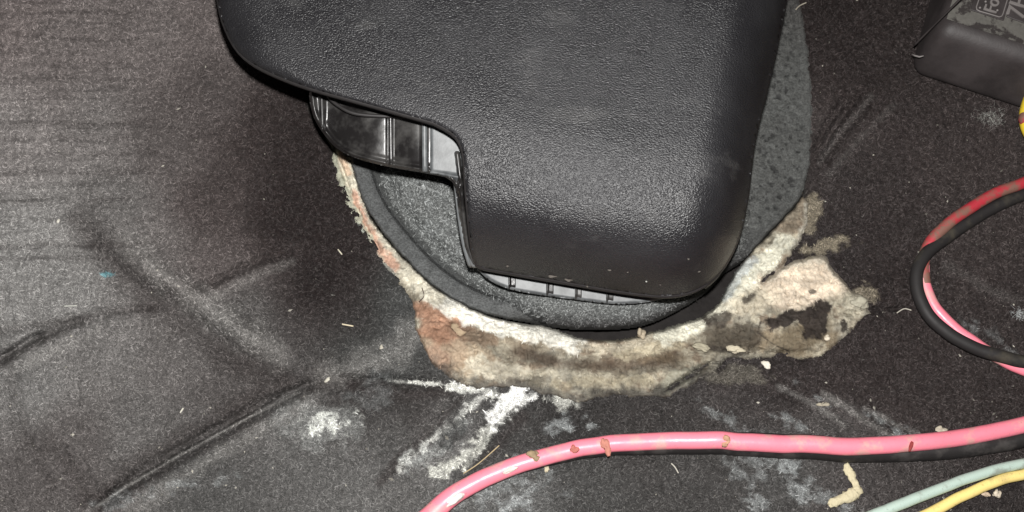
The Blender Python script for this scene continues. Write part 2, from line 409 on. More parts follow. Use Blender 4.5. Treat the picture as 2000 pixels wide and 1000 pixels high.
    for x, y, rx, ry, o, sd in [(1090, 830, 50, 22, .5, 6), (1150, 832, 18, 9, .6, 7), (980, 960, 120, 50, .30, 8), (1010, 985, 50, 22, .5, 9), (1545, 915, 45, 26, .55, 10), (1560, 960, 50, 26, .5, 11),
                                 (1470, 905, 45, 60, .3, 12), (1555, 830, 60, 14, .4, 13), (1740, 835, 60, 16, .5, 1), (1600, 780, 60, 14, .3, 2), (1400, 810, 70, 16, .3, 3), (730, 770, 60, 40, .15, 4),
                                 (380, 940, 70, 20, .3, 5), (240, 975, 60, 20, .3, 6), (1935, 655, 60, 16, .2, 7), (1640, 990, 70, 16, .35, 8), (1480, 985, 40, 20, .4, 9)]:
        C = blob(C, u, v, x, y, rx, ry, 30 if x > 1300 else -10, (0.36, 0.38, 0.38), o * .85, 1.3, 20, sd, .9, True)
    # cream tinge spreading from the felt on the right
    C = blob(C, u, v, 1610, 482, 60, 16, -12, T, .5, .8, 14, 6)
    C = blob(C, u, v, 1585, 420, 22, 50, 10, T, .45, .6, 14, 7)
    C = blob(C, u, v, 1680, 575, 40, 20, 0, T, .4, .9, 12, 7)
    C = blob(C, u, v, 1440, 730, 90, 22, 0, (0.12, 0.11, 0.09), .5, .7, 14, 7)
    C = blob(C, u, v, 208, 536, 15, 6, 0, (0.12, 0.30, 0.34), .7, .4, 8, 7)
    # lint specks too small to be more than colour
    sp = vn(u / 4.5, v / 4.5, 14) ; sp2 = vn(u / 160, v / 160, 15)
    C = over(C, ss(sp, .980, .995) * (.1 + .35 * sp2), (0.42, 0.42, 0.38))
    return C

# carpet sheet: fine inside the photograph's field, coarser beyond
us = np.r_[np.arange(-620, -20, 14), np.arange(-20, 2020, 2.1), np.arange(2020, 2640, 14)].astype(float)
vs = np.r_[np.arange(-420, -16, 14), np.arange(-16, 1016, 2.1), np.arange(1016, 1460, 14)].astype(float)
CU, CV = np.meshgrid(us, vs)
CH, CD = carpet_base(CU, CV)
edge = CD + (fbm(CU, CV, 12, 3, 4) - .5) * 9
CH = CH - 0.040 * ss(edge, 0, 16)
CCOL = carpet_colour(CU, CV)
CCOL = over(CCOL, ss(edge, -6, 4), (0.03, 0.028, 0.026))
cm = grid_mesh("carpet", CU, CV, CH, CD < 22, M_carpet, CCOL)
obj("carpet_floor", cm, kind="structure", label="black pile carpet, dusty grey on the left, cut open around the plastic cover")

def bil(A, u, v):
    iu = np.clip(np.searchsorted(us, u) - 1, 0, len(us) - 2); iv = np.clip(np.searchsorted(vs, v) - 1, 0, len(vs) - 2)
    fu = (u - us[iu]) / (us[iu + 1] - us[iu]); fv = (v - vs[iv]) / (vs[iv + 1] - vs[iv])
    if A.ndim == 3: fu = fu[..., None]; fv = fv[..., None]
    return (A[iv, iu] * (1 - fu) + A[iv, iu + 1] * fu) * (1 - fv) + (A[iv + 1, iu] * (1 - fu) + A[iv + 1, iu + 1] * fu) * fv

def fibres(name, mat, n, pos, hfun, cfun, lmin, lmax, wid, lift, gain, label, parent=None, loc=None, aniso=0.0):
    u0, v0 = pos
    n = len(u0)
    ang = rng.random(n) * 2 * np.pi
    if aniso: ang = np.where(rng.random(n) < aniso, rng.normal(0, .4, n), ang)
    L = lmin + (lmax - lmin) * rng.random(n) ** 2
    bend = rng.normal(0, 1.1, n)
    pts = [np.stack([u0, v0], -1)]
    S = 3
    for k in range(S):
        a = ang + bend * (k / S)
        pts.append(pts[-1] + np.stack([np.cos(a), np.sin(a)], -1) * (L / S)[:, None])
    pts = np.stack(pts, 1)                       # n, 4, 2
    hh = hfun(pts[..., 0], pts[..., 1])
    lf = lift * (0.3 + 1.2 * rng.random(n))[:, None] * np.array([0.1, 0.8, 1.0, 0.5])[None]
    w = wid * (0.6 + 0.8 * rng.random(n))[:, None] * np.array([0.8, 1.0, 0.9, 0.3])[None]
    t = np.gradient(pts, axis=1); nn = np.stack([-t[..., 1], t[..., 0]], -1); nn /= np.linalg.norm(nn, axis=-1, keepdims=True) + 1e-9
    A = pts + nn * w[..., None]; B = pts - nn * w[..., None]
    VA = P(A[..., 0], A[..., 1], hh + lf); VB = P(B[..., 0], B[..., 1], hh + lf)
    V = np.stack([VA, VB], 2).reshape(-1, 3)
    base = (np.arange(n) * (S + 1) * 2)[:, None] + (np.arange(S) * 2)[None]
    Q = np.stack([base, base + 1, base + 3, base + 2], -1).reshape(-1, 4)
    g = (gain[0] + (gain[1] - gain[0]) * rng.random(n) ** 2.2)
    c = cfun(u0, v0) * g[:, None]
    c = np.repeat(c, (S + 1) * 2, axis=0)
    me = mesh_np(name, V, Q, mat, c, loc)
    return obj(name, me, parent, kind="stuff", **({"label": label} if label else {}))

N = 170000
fu = rng.uniform(-25, 2025, N); fv = rng.uniform(-20, 1020, N)
ok = bil(CD, fu, fv) < -2
fu, fv = fu[ok], fv[ok]
fibres("carpet_fuzz", M_fibre, N, (fu, fv), lambda a, b: bil(CH, a, b), lambda a, b: bil(CCOL, a, b) + 0.006,
       3.5, 10, 0.50, 0.0006, (0.7, 2.6), "fine curled pale fibres covering the black carpet", aniso=0.25)

# dark pan under the opening
U, V = grid(540, 1660, -240, 760, 20)
obj("floor_pan", grid_mesh("floor_pan", U, V, -0.034 + (fbm(U, V, 60, 3, 4) - .5) * .003, None, M_pan), kind="structure")

# ------------------------------------------------------------------ felt underlay
U, V = grid(616, 1716, 256, 806, 2.0)
hb, _ = carpet_base(U, V, False)
sdu = sdp(U, V, UND, 60) + (fbm(U, V, 22, 4, 3) - .5) * 16
sdh = -sdp(U, V, HOLE, 60) + (fbm(U, V, 10, 3, 8) - .5) * 5
s = np.minimum(sdu, sdh)
left = (1 - ss(U, 780, 830)) * (1 - ss(V, 560, 620))
lump = (fbm(U, V, 8, 3, 2) - .5) * 3.0 + (fbm(U, V, 34, 3, 12) - .5) * 2.4 + (fbm(U * .45, V, 13, 3, 13) - .5) * 1.0
H = hb * 1e3 + 1.2 + (2.6 - 1.5 * ss(V, 660, 740)) * np.sqrt(np.clip(s / (16 + 20 * ss(V, 660, 740)), 0, 1)) + lump * ss(s, -4, 12) - 3.0 * left
H += 2.0 * np.exp(-(dline(U, V, [(1500, 545), (1545, 514), (1580, 504), (1612, 507), (1630, 535), (1650, 560)])[0] / 9) ** 2)     # turned up rim
H += 1.8 * np.exp(-(dline(U, V, cr([(850, 585), (930, 622), (1010, 645), (1100, 668), (1140, 690), (1220, 684), (1300, 662), (1380, 636)], 4, False))[0] / 17) ** 2)
H -= 0.7 * np.exp(-(dline(U, V, cr([(980, 690), (1080, 708), (1150, 716), (1230, 712), (1330, 695)], 4, False))[0] / 22) ** 2)
H -= 2.5 * np.exp(-(dline(U, V, [(1420, 560), (1385, 590), (1360, 640)])[0] / 14) ** 2) * 0.7
H -= 1.8 * np.exp(-(dline(U, V, [(860, 622), (900, 650), (940, 655)])[0] / 5) ** 2)
H -= 2.4 * np.exp(-(dline(U, V, [(1382, 712), (1350, 732), (1300, 764)])[0] / 5) ** 2)
H -= 2.2 * np.exp(-(dline(U, V, cr([(652, 290), (668, 330), (690, 390), (716, 445), (742, 490)], 3, False))[0] / 4) ** 2)
H -= 1.6 * np.exp(-(dline(U, V, cr([(1330, 672), (1400, 690), (1450, 678), (1520, 690), (1580, 684)], 3, False))[0] / 6) ** 2)
H = np.where(s < 0, H - np.where(sdh < sdu, 7.0, 0.55) * (-s), H)
H = np.maximum(H, -33) * 1e-3
CREAM = (0.60, 0.56, 0.43); OCHRE = (0.34, 0.27, 0.18); BROWN = (0.17, 0.11, 0.075); PINK = (0.56, 0.33, 0.23); GREY = (0.33, 0.31, 0.25); DARK = (0.035, 0.028, 0.024); WHITE = (0.78, 0.76, 0.66)
C = np.ones(U.shape + (3,)) * np.array((0.32, 0.287, 0.215))
C = over(C, ss(fbm(U, V, 40, 4, 5), .45, .6) * .6, GREY)
C = over(C, ss(fbm(U * .5, V, 22, 4, 6), .52, .64) * .7, (0.24, 0.18, 0.125))
C = over(C, ss(fbm(U, V, 18, 3, 7), .56, .68) * .7, (0.5, 0.46, 0.35))
C = blob(C, U, V, 860, 645, 60, 95, -20, (0.42, 0.235, 0.15), .85, .6, 30)
C = blob(C, U, V, 900, 700, 90, 40, 20, (0.50, 0.40, 0.28), .8, .6, 30, 2)
C = blob(C, U, V, 855, 700, 30, 30, 20, (0.55, 0.36, 0.25), .6, .6, 30, 7)
C = blob(C, U, V, 960, 728, 90, 30, 6, (.64, .59, .46), .85, .8, 20, 3)
C = blob(C, U, V, 930, 655, 90, 20, 18, (0.22, 0.15, 0.10), .75, .7, 20, 8)
C = brush(C, U, V, cr([(1010, 690), (1080, 706), (1150, 716), (1230, 712), (1310, 700)], 4, False), 30, (0.085, 0.060, 0.042), .85, .97, .6, 30, 9)
C = blob(C, U, V, 1290, 700, 70, 14, -4, (0.17, 0.13, 0.085), .7, .8, 18, 10, .8)
C = blob(C, U, V, 1040, 672, 80, 16, 12, (0.27, 0.22, 0.155), .6, .6, 18, 10)
C = blob(C, U, V, 1190, 745, 130, 14, -3, (0.42, 0.37, 0.26), .7, .7, 18, 11)
C = blob(C, U, V, 1330, 740, 60, 26, -30, (0.32, 0.31, 0.24), .8, .6, 18, 11)
C = blob(C, U, V, 1260, 680, 90, 22, -8, (0.42, 0.37, 0.26), .7, .7, 18, 12)
# bright rim of the opening
C = brush(C, U, V, cr([(842, 572), (900, 606), (960, 628), (1010, 642), (1080, 655), (1125, 668)], 3, False), 26, WHITE, .95, .35, .45, 14)
C = brush(C, U, V, cr([(670, 300), (690, 370), (712, 420), (752, 486), (800, 540), (850, 580)], 3, False), 23, (0.62, 0.58, 0.46), .95, .4, .4, 14)
C = brush(C, U, V, cr([(690, 385), (706, 425), (738, 482), (770, 520)], 3, False), 15, PINK, .85, .7, .5, 14)
C = brush(C, U, V, cr([(664, 300), (680, 340)], 3, False), 8, (0.66, 0.48, 0.33), .8, .5, .5, 14)
C = brush(C, U, V, cr([(640, 280), (652, 330), (672, 380), (700, 440), (716, 468)], 3, False), 15, (0.42, 0.42, 0.32), .95, .3, .4, 14)
C = brush(C, U, V, cr([(700, 440), (735, 500), (775, 545)], 3, False), 6, (0.30, 0.32, 0.28), .8, .5, .6, 14)
C = brush(C, U, V, [(1130, 676), (1200, 682), (1260, 664), (1320, 648)], 10, (0.46, 0.41, 0.31), .8, .6, .6, 14)
C = brush(C, U, V, cr([(1300, 652), (1370, 628), (1410, 605), (1440, 570), (1470, 540), (1500, 505), (1530, 475)], 3, False), 24, (0.68, 0.66, 0.53), .95, .35, .5, 14)
C = brush(C, U, V, cr([(1418, 580), (1440, 540), (1470, 510)], 3, False), 13, (0.52, 0.55, 0.52), .8, .5, .5, 10)
C = brush(C, U, V, cr([(1540, 440), (1560, 410), (1568, 395)], 3, False), 22, (0.20, 0.165, 0.12), .85, .5, .6, 14)
C = brush(C, U, V, cr([(1576, 400), (1574, 440), (1556, 480)], 3, False), 9, (0.45, 0.42, 0.34), .8, .5, .6, 14)
# flap on the right
C = blob(C, U, V, 1560, 560, 104, 52, -10, (0.66, 0.56, 0.43), .97, .3, 30, 3, .4)
C = blob(C, U, V, 1470, 590, 64, 32, -15, (0.60, 0.54, 0.41), .85, .5, 24, 5)
C = blob(C, U, V, 1560, 662, 120, 42, -4, (0.20, 0.16, 0.105), .92, .5, 24, 6)
C = blob(C, U, V, 1425, 660, 88, 38, 0, (0.085, 0.07, 0.052), .88, .6, 20, 8)
C = blob(C, U, V, 1668, 600, 26, 30, 0, (0.42, 0.39, 0.30), .8, .7, 14, 9)
C = brush(C, U, V, [(1500, 548), (1545, 516), (1612, 506), (1630, 536)], 8, (0.58, 0.52, 0.41), .8, .6, .6)
C = blob(C, U, V, 1540, 622, 66, 15, -12, DARK, .97, .7, 16, 10, .25)
C = blob(C, U, V, 1594, 625, 26, 42, 12, DARK, .97, .7, 16, 11, .25)
C = blob(C, U, V, 1648, 635, 9, 13, -10, DARK, .9, .6, 10, 12, .4)
C = blob(C, U, V, 1588, 570, 8, 6, 0, DARK, .8, .5, 10, 12, .4)
C = blob(C, U, V, 1466, 580, 22, 11, -35, DARK, .85, .6, 14, 13, .5)
C = blob(C, U, V, 1405, 622, 48, 20, -20, (0.06, 0.05, 0.04), .9, .7, 14, 14, .5)
C = blob(C, U, V, 1420, 684, 70, 7, 8, DARK, .7, .8, 14, 1, .5)
C = brush(C, U, V, [(1486, 628), (1480, 650), (1510, 672), (1540, 686)], 2.2, DARK, .7, .6, .6)
C = brush(C, U, V, [(1382, 712), (1350, 732), (1300, 764)], 3.5, DARK, .9, .5, .8)
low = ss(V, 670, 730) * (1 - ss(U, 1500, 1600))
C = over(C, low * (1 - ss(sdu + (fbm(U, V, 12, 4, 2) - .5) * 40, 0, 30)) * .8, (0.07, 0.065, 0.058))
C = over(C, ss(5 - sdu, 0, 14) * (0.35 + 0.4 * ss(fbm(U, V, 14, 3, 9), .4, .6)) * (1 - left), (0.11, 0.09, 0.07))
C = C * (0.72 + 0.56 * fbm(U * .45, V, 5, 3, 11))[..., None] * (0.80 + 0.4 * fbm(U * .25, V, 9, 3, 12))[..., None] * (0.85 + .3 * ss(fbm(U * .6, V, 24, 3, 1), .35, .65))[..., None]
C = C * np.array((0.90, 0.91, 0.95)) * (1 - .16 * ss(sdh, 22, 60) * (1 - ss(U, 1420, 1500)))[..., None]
fl = P(1130, 700, 0)
und = thing("felt_underlay", "torn cream felt underlay with rust and mould stains round the opening in the carpet", "underlay", fl)
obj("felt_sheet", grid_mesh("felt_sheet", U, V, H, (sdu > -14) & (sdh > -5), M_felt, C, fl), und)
FH, FC, FS = H, C, s
def fbil(A, u, v):
    iu = np.clip(((u - 616) / 2).astype(int), 0, A.shape[1] - 1); iv = np.clip(((v - 256) / 2).astype(int), 0, A.shape[0] - 1)
    return A[iv, iu]
a = rng.uniform(630, 1700, 60000); b = rng.uniform(280, 800, 60000)
sv = fbil(FS, a, b); ok = (sv > 0) & (rng.random(len(a)) < np.where(sv < 14, .9, .30)); a, b = a[ok], b[ok]
fibres("felt_fibre", M_fibre, 0, (a, b), lambda x, y: fbil(FH, x, y), lambda x, y: fbil(FC, x, y), 3, 9, 0.55, 0.0005, (0.75, 1.25), None, und, fl)

# ------------------------------------------------------------------ foam seal in the opening
U, V = grid(640, 1610, -130, 660, 2.0)
d = sdp(U, V, FO, 400) + (fbm(U, V, 16, 3, 4) - .5) * 4
d0 = sdp(U, V, FO, 400)
wl = 1 - ss(U, 960, 1080)                       # left: smooth lip, trough, bulging foam
wr = ss(U + (500 - V) * 0.2, 1400, 1480)
hl = -3.5 - 9.0 * np.exp(-((d0 - 52) / 15.0) ** 2) + 3.5 * ss(d0, 55, 115) - 3.0 * ss(d0, 130, 230)
hm = -13.0 + 9.5 * np.sqrt(np.clip(d / 34, 0, 1)) - 5 * ss(d0, 46, 110)
hb2, _ = carpet_base(U, V, False)
hr = hb2 * 1e3 - 0.2 + 0.9 * np.exp(-((d0 - 7) / 5.0) ** 2) - 1.2 * ss(d0, 20, 200)
H = hl * wl + hm * (1 - wl) * (1 - wr) + hr * wr
rough_a = (0.25 + 0.75 * ss(d0, 40, 56) * wl + 0.75 * (1 - wl)) * (1 - .55 * wr)
H += ((fbm(U, V, 8, 3, 5) - .5) * 2.4 + (fbm(U, V, 26, 2, 6) - .5) * 1.6) * rough_a
pit = ss(vn(U / 5.5, V / 5.5, 3), .80, .86) * np.maximum(wr, .6 * wl * ss(d0, 60, 80)) * ss(d0, 14, 22)
H -= 1.3 * pit
H = np.where(d < 0, H + d * (1.0 + 3 * wr), H)
H = np.maximum(H, -33) * 1e-3
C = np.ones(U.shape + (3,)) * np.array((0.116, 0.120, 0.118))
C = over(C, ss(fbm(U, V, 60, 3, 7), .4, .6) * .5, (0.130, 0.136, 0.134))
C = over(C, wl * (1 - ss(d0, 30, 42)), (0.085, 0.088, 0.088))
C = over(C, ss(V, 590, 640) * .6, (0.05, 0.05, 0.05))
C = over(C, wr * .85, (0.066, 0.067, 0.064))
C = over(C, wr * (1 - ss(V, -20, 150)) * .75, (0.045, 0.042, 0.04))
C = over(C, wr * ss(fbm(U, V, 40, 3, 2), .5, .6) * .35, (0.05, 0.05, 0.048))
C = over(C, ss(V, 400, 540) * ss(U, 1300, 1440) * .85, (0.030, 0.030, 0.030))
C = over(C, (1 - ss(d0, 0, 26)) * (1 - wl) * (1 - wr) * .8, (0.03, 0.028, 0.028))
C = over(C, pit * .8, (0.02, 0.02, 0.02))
C = over(C, wl * ss(fbm(U, V, 10, 3, 8), .60, .66) * ss(d0, 50, 70) * .4, (0.2, 0.21, 0.21))
sl = P(1110, 400, -0.03)
seal = thing("foam_seal", "dark grey porous foam ring seal between felt underlay and plastic cover", "seal", sl)
lipm = (d > -5) & (d0 < 36) & (wl > .02)
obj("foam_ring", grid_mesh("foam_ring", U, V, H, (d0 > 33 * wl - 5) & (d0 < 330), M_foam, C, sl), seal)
k = NT("smooth_rubber_rim"); n = k.noise(900, 3); k.bump(n, 0.0002, .6)
M_rub = k.set(k.mix(1.0, k.attr(), k.mix(n, (.8, .8, .8), (1.15, 1.15, 1.15)), 'MULTIPLY'), .7, .3)
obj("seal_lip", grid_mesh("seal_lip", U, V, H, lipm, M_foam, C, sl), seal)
SH, SCOL, SD = H, C, d0
def sbil(A, u, v):
    iu = np.clip(((u - 640) / 2).astype(int), 0, A.shape[1] - 1); iv = np.clip(((v + 130) / 2).astype(int), 0, A.shape[0] - 1)
    return A[iv, iu]
a = rng.uniform(680, 1460, 48000); b = rng.uniform(300, 650, 48000)
sv = sbil(SD, a, b); ok = (sv > np.interp(a, [930, 1090], [46, 6]) + rng.normal(0, 5, len(a))) & (sv > 3) & (sv < 260); a, b = a[ok], b[ok]
fibres("foam_fibre", M_fibre, 0, (a, b), lambda x, y: sbil(SH, x, y), lambda x, y: sbil(SCOL, x, y), 4, 11, 0.8, 0.0012, (0.7, 2.7), None, seal, sl)

# ------------------------------------------------------------------ plastic cover
LB = cr([(425, 0), (434, 40), (456, 88), (485, 118), (530, 143), (600, 170), (700, 198), (800, 226), (846, 239)], 3, False)
COV = np.vstack([[(398, -330), (402, -200), (412, -80)], LB,
                 cr([(868, 250), (888, 264), (900, 284), (906, 312), (909, 360), (914, 420), (920, 480), (930, 517)], 3, False),
                 cr([(944, 523), (1000, 533), (1100, 550), (1200, 567), (1270, 576), (1315, 577), (1360, 566), (1398, 540), (1424, 505), (1444, 460), (1456, 410), (1464, 360), (1472, 290), (1484, 230), (1502, 160), (1518, 90), (1536, 0), (1552, -90), (1572, -200), (1590, -330)], 3, False)])
def resample(p, step):
    p = np.array(p, float); q = np.vstack([p, p[:1]])
    L = np.r_[0, np.cumsum(np.hypot(*np.diff(q, axis=0).T))]
    n = int(L[-1] / step); t = np.linspace(0, L[-1], n, endpoint=False)
    return np.stack([np.interp(t, L, q[:, 0]), np.interp(t, L, q[:, 1])], -1)
def cover_h(u, v, d=None):
    vb = np.interp(u, [300, 930, 1290, 1700], [414, 518, 577, 600])   # line of the bottom edge
    t = v - (vb - 187)                               # distance past the crest
    x = np.clip(t / 187, 0, 1.3)
    h = 73.0 - 12.2 * np.clip(t / 187, 0, 1.3) - 30.0 * x ** 2.7
    up = np.clip(-t, 0, 900)
    h = h + 0.065 * np.minimum(up, 130) - 0.065 * np.clip(up, 0, 130) ** 2 / 260 + 0.006 * up
    # rounding on the right side
    er = np.interp(v, [-330, 0, 160, 360, 460, 577], [1590, 1536, 1502, 1464, 1444, 1400])
    t = np.clip(1 - (er - u) / 125.0, 0, 1)
    h -= 34.0 * (1 - np.sqrt(np.maximum(1 - (t * .985) ** 2.4, 0)))
    # light rounding on the left end
    el = np.interp(v, [-330, 0, 90, 130, 200], [398, 425, 456, 500, 620])
    t = np.clip(1 - (u - el) / 70.0, 0, 1) * (v < 200)
    h -= 5.0 * t ** 2
    return h
step = 3.5
ring = resample(COV, 4.0)
U, V = grid(380, 1610, -340, 600, step)
din = sdp(U, V, COV, 200)
# grid inside plus a fitted border: vertices just outside the outline are pulled onto it
def snap(u, v, poly):
    p = np.array(poly); bu = u.copy(); bv = v.copy(); best = np.full(u.shape, 1e18)
    for i in range(len(p)):
        ax, ay = p[i - 1]; bx, by = p[i]; dx = bx - ax; dy = by - ay
        t = np.clip(((u - ax) * dx + (v - ay) * dy) / (dx * dx + dy * dy + 1e-9), 0, 1)
        x = ax + t * dx; y = ay + t * dy; q = (u - x) ** 2 + (v - y) ** 2; m = q < best
        best = np.where(m, q, best); bu = np.where(m, x, bu); bv = np.where(m, y, bv)
    return bu, bv
def snapped_grid(U, V, poly, step):
    dd = sdp(U, V, poly, 200)
    m = (dd < step * .5) & (dd > -step * 1.05)
    su, sv = snap(U[m], V[m], poly)
    U = U.copy(); V = V.copy(); U[m] = su; V[m] = sv
    return U, V, (dd > -step * 1.05), np.where(m, 0, dd)
U2, V2, keep, dc = snapped_grid(U, V, COV, step)
Hc = cover_h(U2, V2)
Hc -= 1.3 * (1 - np.clip(dc / 6.0, 0, 1)) ** 2          # eased edge
Hc += (fbm(U2, V2, 260, 2, 3) - .5) * 1.6
cl = P(1150, 300, 0.0)
cover = thing("plastic_cover", "big black grained plastic cover with a stepped lower left corner standing over the opening", "cover", cl)
obj("grained_shell", grid_mesh("grained_shell", U2, V2, Hc * 1e-3, keep, M_cover, None, cl), cover)
# edge wall of the shell
rh = cover_h(ring[:, 0], ring[:, 1]) - 1.3 + (fbm(ring[:, 0], ring[:, 1], 260, 2, 3) - .5) * 1.6
top = P(ring[:, 0], ring[:, 1], rh * 1e-3 + 0.00005)
cen = top.mean(0)
def inset(pts, amt):
    n = np.roll(pts, -1, 0) - np.roll(pts, 1, 0); n = np.stack([n[:, 1], -n[:, 0]], -1); n /= np.linalg.norm(n, axis=1)[:, None] + 1e-9
    test = sdp(pts[:, 0] + n[:, 0] * 3, pts[:, 1] + n[:, 1] * 3, COV, 50) > 0
    n[~test] *= -1
    return n * amt
nx = inset(ring, 1.0); nx3 = np.stack([nx[:, 0], -nx[:, 1], 0 * nx[:, 0]], -1)
deep = np.where(ring[:, 0] > 1380, 8.0, np.where(ring[:, 1] > 500, 3.0, 2.6))[:, None] * 1e-3
w0 = top; w1 = top - np.array([0, 0, 1]) * deep * .15 - nx3 * 0.0006; w2 = top - np.array([0, 0, 1]) * deep * .8 - nx3 * 0.0004; w3 = top - np.array([0, 0, 1]) * deep + nx3 * 0.0012
lay = np.stack([w0, w1, w2, w3]); n = len(ring)
i = np.arange(3)[:, None] * n; j = np.arange(n)[None]; jn = (j + 1) % n
Q = np.stack([i + j, i + n + j, i + n + jn, i + jn], -1).reshape(-1, 4)
obj("edge_flange", mesh_np("edge_flange", lay.reshape(-1, 3), Q, M_edge, None, cl), cover)
# chips of grit stuck on the lower face are added with the crumbs

# ------------------------------------------------------------------ ribbed housing under the cover
HB = np.vstack([cr([(560, 60), (600, 140), (604, 190), (609, 218), (618, 240), (634, 264), (656, 288), (692, 308), (760, 326), (850, 342), (876, 350), (889, 368), (896, 420), (907, 480), (924, 516)], 4, False), [(1000, 525), (1010, 60)]])
U, V = grid(556, 1012, 56, 530, 2.0)
U2, V2, keep, dh = snapped_grid(U, V, HB, 2.0)
# cross profile: bulging panels between ribs, flat outer panel
xs = np.array([560, 603, 612, 622, 626, 632, 640, 655, 690, 730, 752, 757, 760, 764, 768, 770, 800, 820, 823, 829, 835, 838, 860, 1010.])
sl_ = np.array([0.5, 0.20, 0.04, -.15, .5, -.4, 0.02, 0.16, 0.13, 0.04, 0.0, -.3, .5, 0.0, -.5, 0.14, 0.09, 0.02, .45, 0.01, -.4, 0.008, 0.004, 0.0])
fx = np.arange(556, 1014, 0.5); sf = np.interp(fx, xs, sl_); prof = np.cumsum(sf) * 0.5; prof -= np.interp(760, fx, prof)
Hh = 48.0 - 0.072 * (V2 - 340) + np.interp(U2, fx, prof) * 0.8
Hh -= 3.0 * (1 - np.clip(dh / 9.0, 0, 1)) ** 2 * (U2 < 880)
lip = dline(U2, V2, cr([(603, 180), (608, 216), (618, 240), (634, 264), (656, 288), (692, 308), (760, 326), (850, 342), (876, 350), (889, 368)], 4, False))[0]
Hh += 1.6 * np.exp(-((lip - 6) / 3.0) ** 2) - .5 * np.exp(-((lip - 14) / 4.0) ** 2)
d1 = dline(U2, V2, [(893, 300), (899, 350), (905, 420), (913, 480), (925, 514)])[0]
Hh += 3.5 * np.sqrt(np.clip(1 - (d1 / 6.0) ** 2, 0, 1)) * (V2 > 290)
Hh -= (V2 - 350).clip(0) * (U2 > 860) * 0.07
Hh += (fbm(U2, V2, 50, 3, 5) - .5) * 0.5
hl_ = P(800, 300, 0)
hou = thing("ribbed_housing", "glossy black ribbed plastic housing tucked under the cover, above the foam", "housing", hl_)
obj("ribbed_wall", grid_mesh("ribbed_wall", U2, V2, Hh * 1e-3, keep, M_gloss, None, hl_), hou)
# lighter grey outer panel
PB = cr([(841, 236), (905, 236), (905, 300), (899, 345), (888, 352), (870, 343), (840, 339)], 4)
U, V = grid(834, 912, 230, 360, 2.0)
U3, V3, kp, dp = snapped_grid(U, V, np.vstack([[(840, 225), (905, 225)], [(903, 345), (893, 356), (884, 349), (868, 343), (840, 338)]]), 2.0)
Hp = 48.0 - 0.072 * (V3 - 340) + np.interp(U3, fx, prof) * 0.8 + 1.2 - 1.2 * (1 - np.clip(dp / 5, 0, 1)) ** 2 + 1.2 * np.exp(-((V3 - 338 - (U3 - 840).clip(0) * .14) / 4) ** 2)
obj("outer_panel", grid_mesh("outer_panel", U3, V3, Hp * 1e-3, kp, M_grey, None, hl_), hou)
# long strips beside the cover corner, their highlight painted as pale grey
sp = cr([(893, 300), (900, 360), (906, 420), (914, 475), (925, 516)], 6, False)
for off, hz, rr, nm in ((-7, 37, 0.0015, "rib"), (6, 38, 0.0017, "rib")):
    pth = P(sp[:, 0] + off * np.linspace(1, .45, len(sp)), sp[:, 1], (hz + 12 - 24 * np.linspace(0, 1, len(sp)) ** 1.3) * 1e-3)
    v_, q_ = tube_arrays(pth, rr * np.linspace(1.0, 1.15, len(sp)), 14)
    v_, q_ = cap_tube(v_, q_, 14)
    obj(nm, mesh_np(nm, v_, q_, M_shine, None, hl_), hou)
for x, wd in ((629, 2.3), (763, 4.2), (829, 5.2)):
    top_v = 170; bot = {629: 256, 763: 320, 829: 335}[x]
    vv = np.linspace(top_v, bot, 14); uu = np.full(14, x) + np.linspace(-1, 1, 14)
    pth = P(uu, vv, (48.0 - 0.072 * (vv - 340) + np.interp(x, fx, prof) * .8 + 0.3) * 1e-3)
    v_, q_ = tube_arrays(pth, wd * 0.00019, 14); v_, q_ = cap_tube(v_, q_, 14)
    obj("rib", mesh_np("rib", v_, q_, M_grey if x == 829 else M_gloss, None, hl_), hou)
# cup with a rolled rim in the upper corner
CUP = cr([(640, 150), (648, 192), (664, 208), (690, 220), (730, 224), (790, 226), (840, 230), (870, 200), (840, 100), (680, 90)], 4)
U, V = grid(630, 880, 84, 240, 2.0)
U3, V3, kp, dp = snapped_grid(U, V, CUP, 2.0)
Hp = 57.0 - 0.074 * (V3 - 230) - 0.0011 * (U3 - 756) ** 2 * .6 - 2.0 * ss(dp, 3, 16) + .0 * U3
obj("cup", grid_mesh("cup", U3, V3, Hp * 1e-3, kp, M_gloss, None, hl_), hou)
q = cr([(634, 168), (643, 190), (662, 207), (690, 221), (730, 226), (790, 228), (850, 233)], 5, False)
v_, q_ = tube_arrays(P(q[:, 0], q[:, 1], 0.0585), 0.0007, 10); v_, q_ = cap_tube(v_, q_, 10)
obj("cup_rim", mesh_np("cup_rim", v_, q_, M_edge, None, hl_), hou)
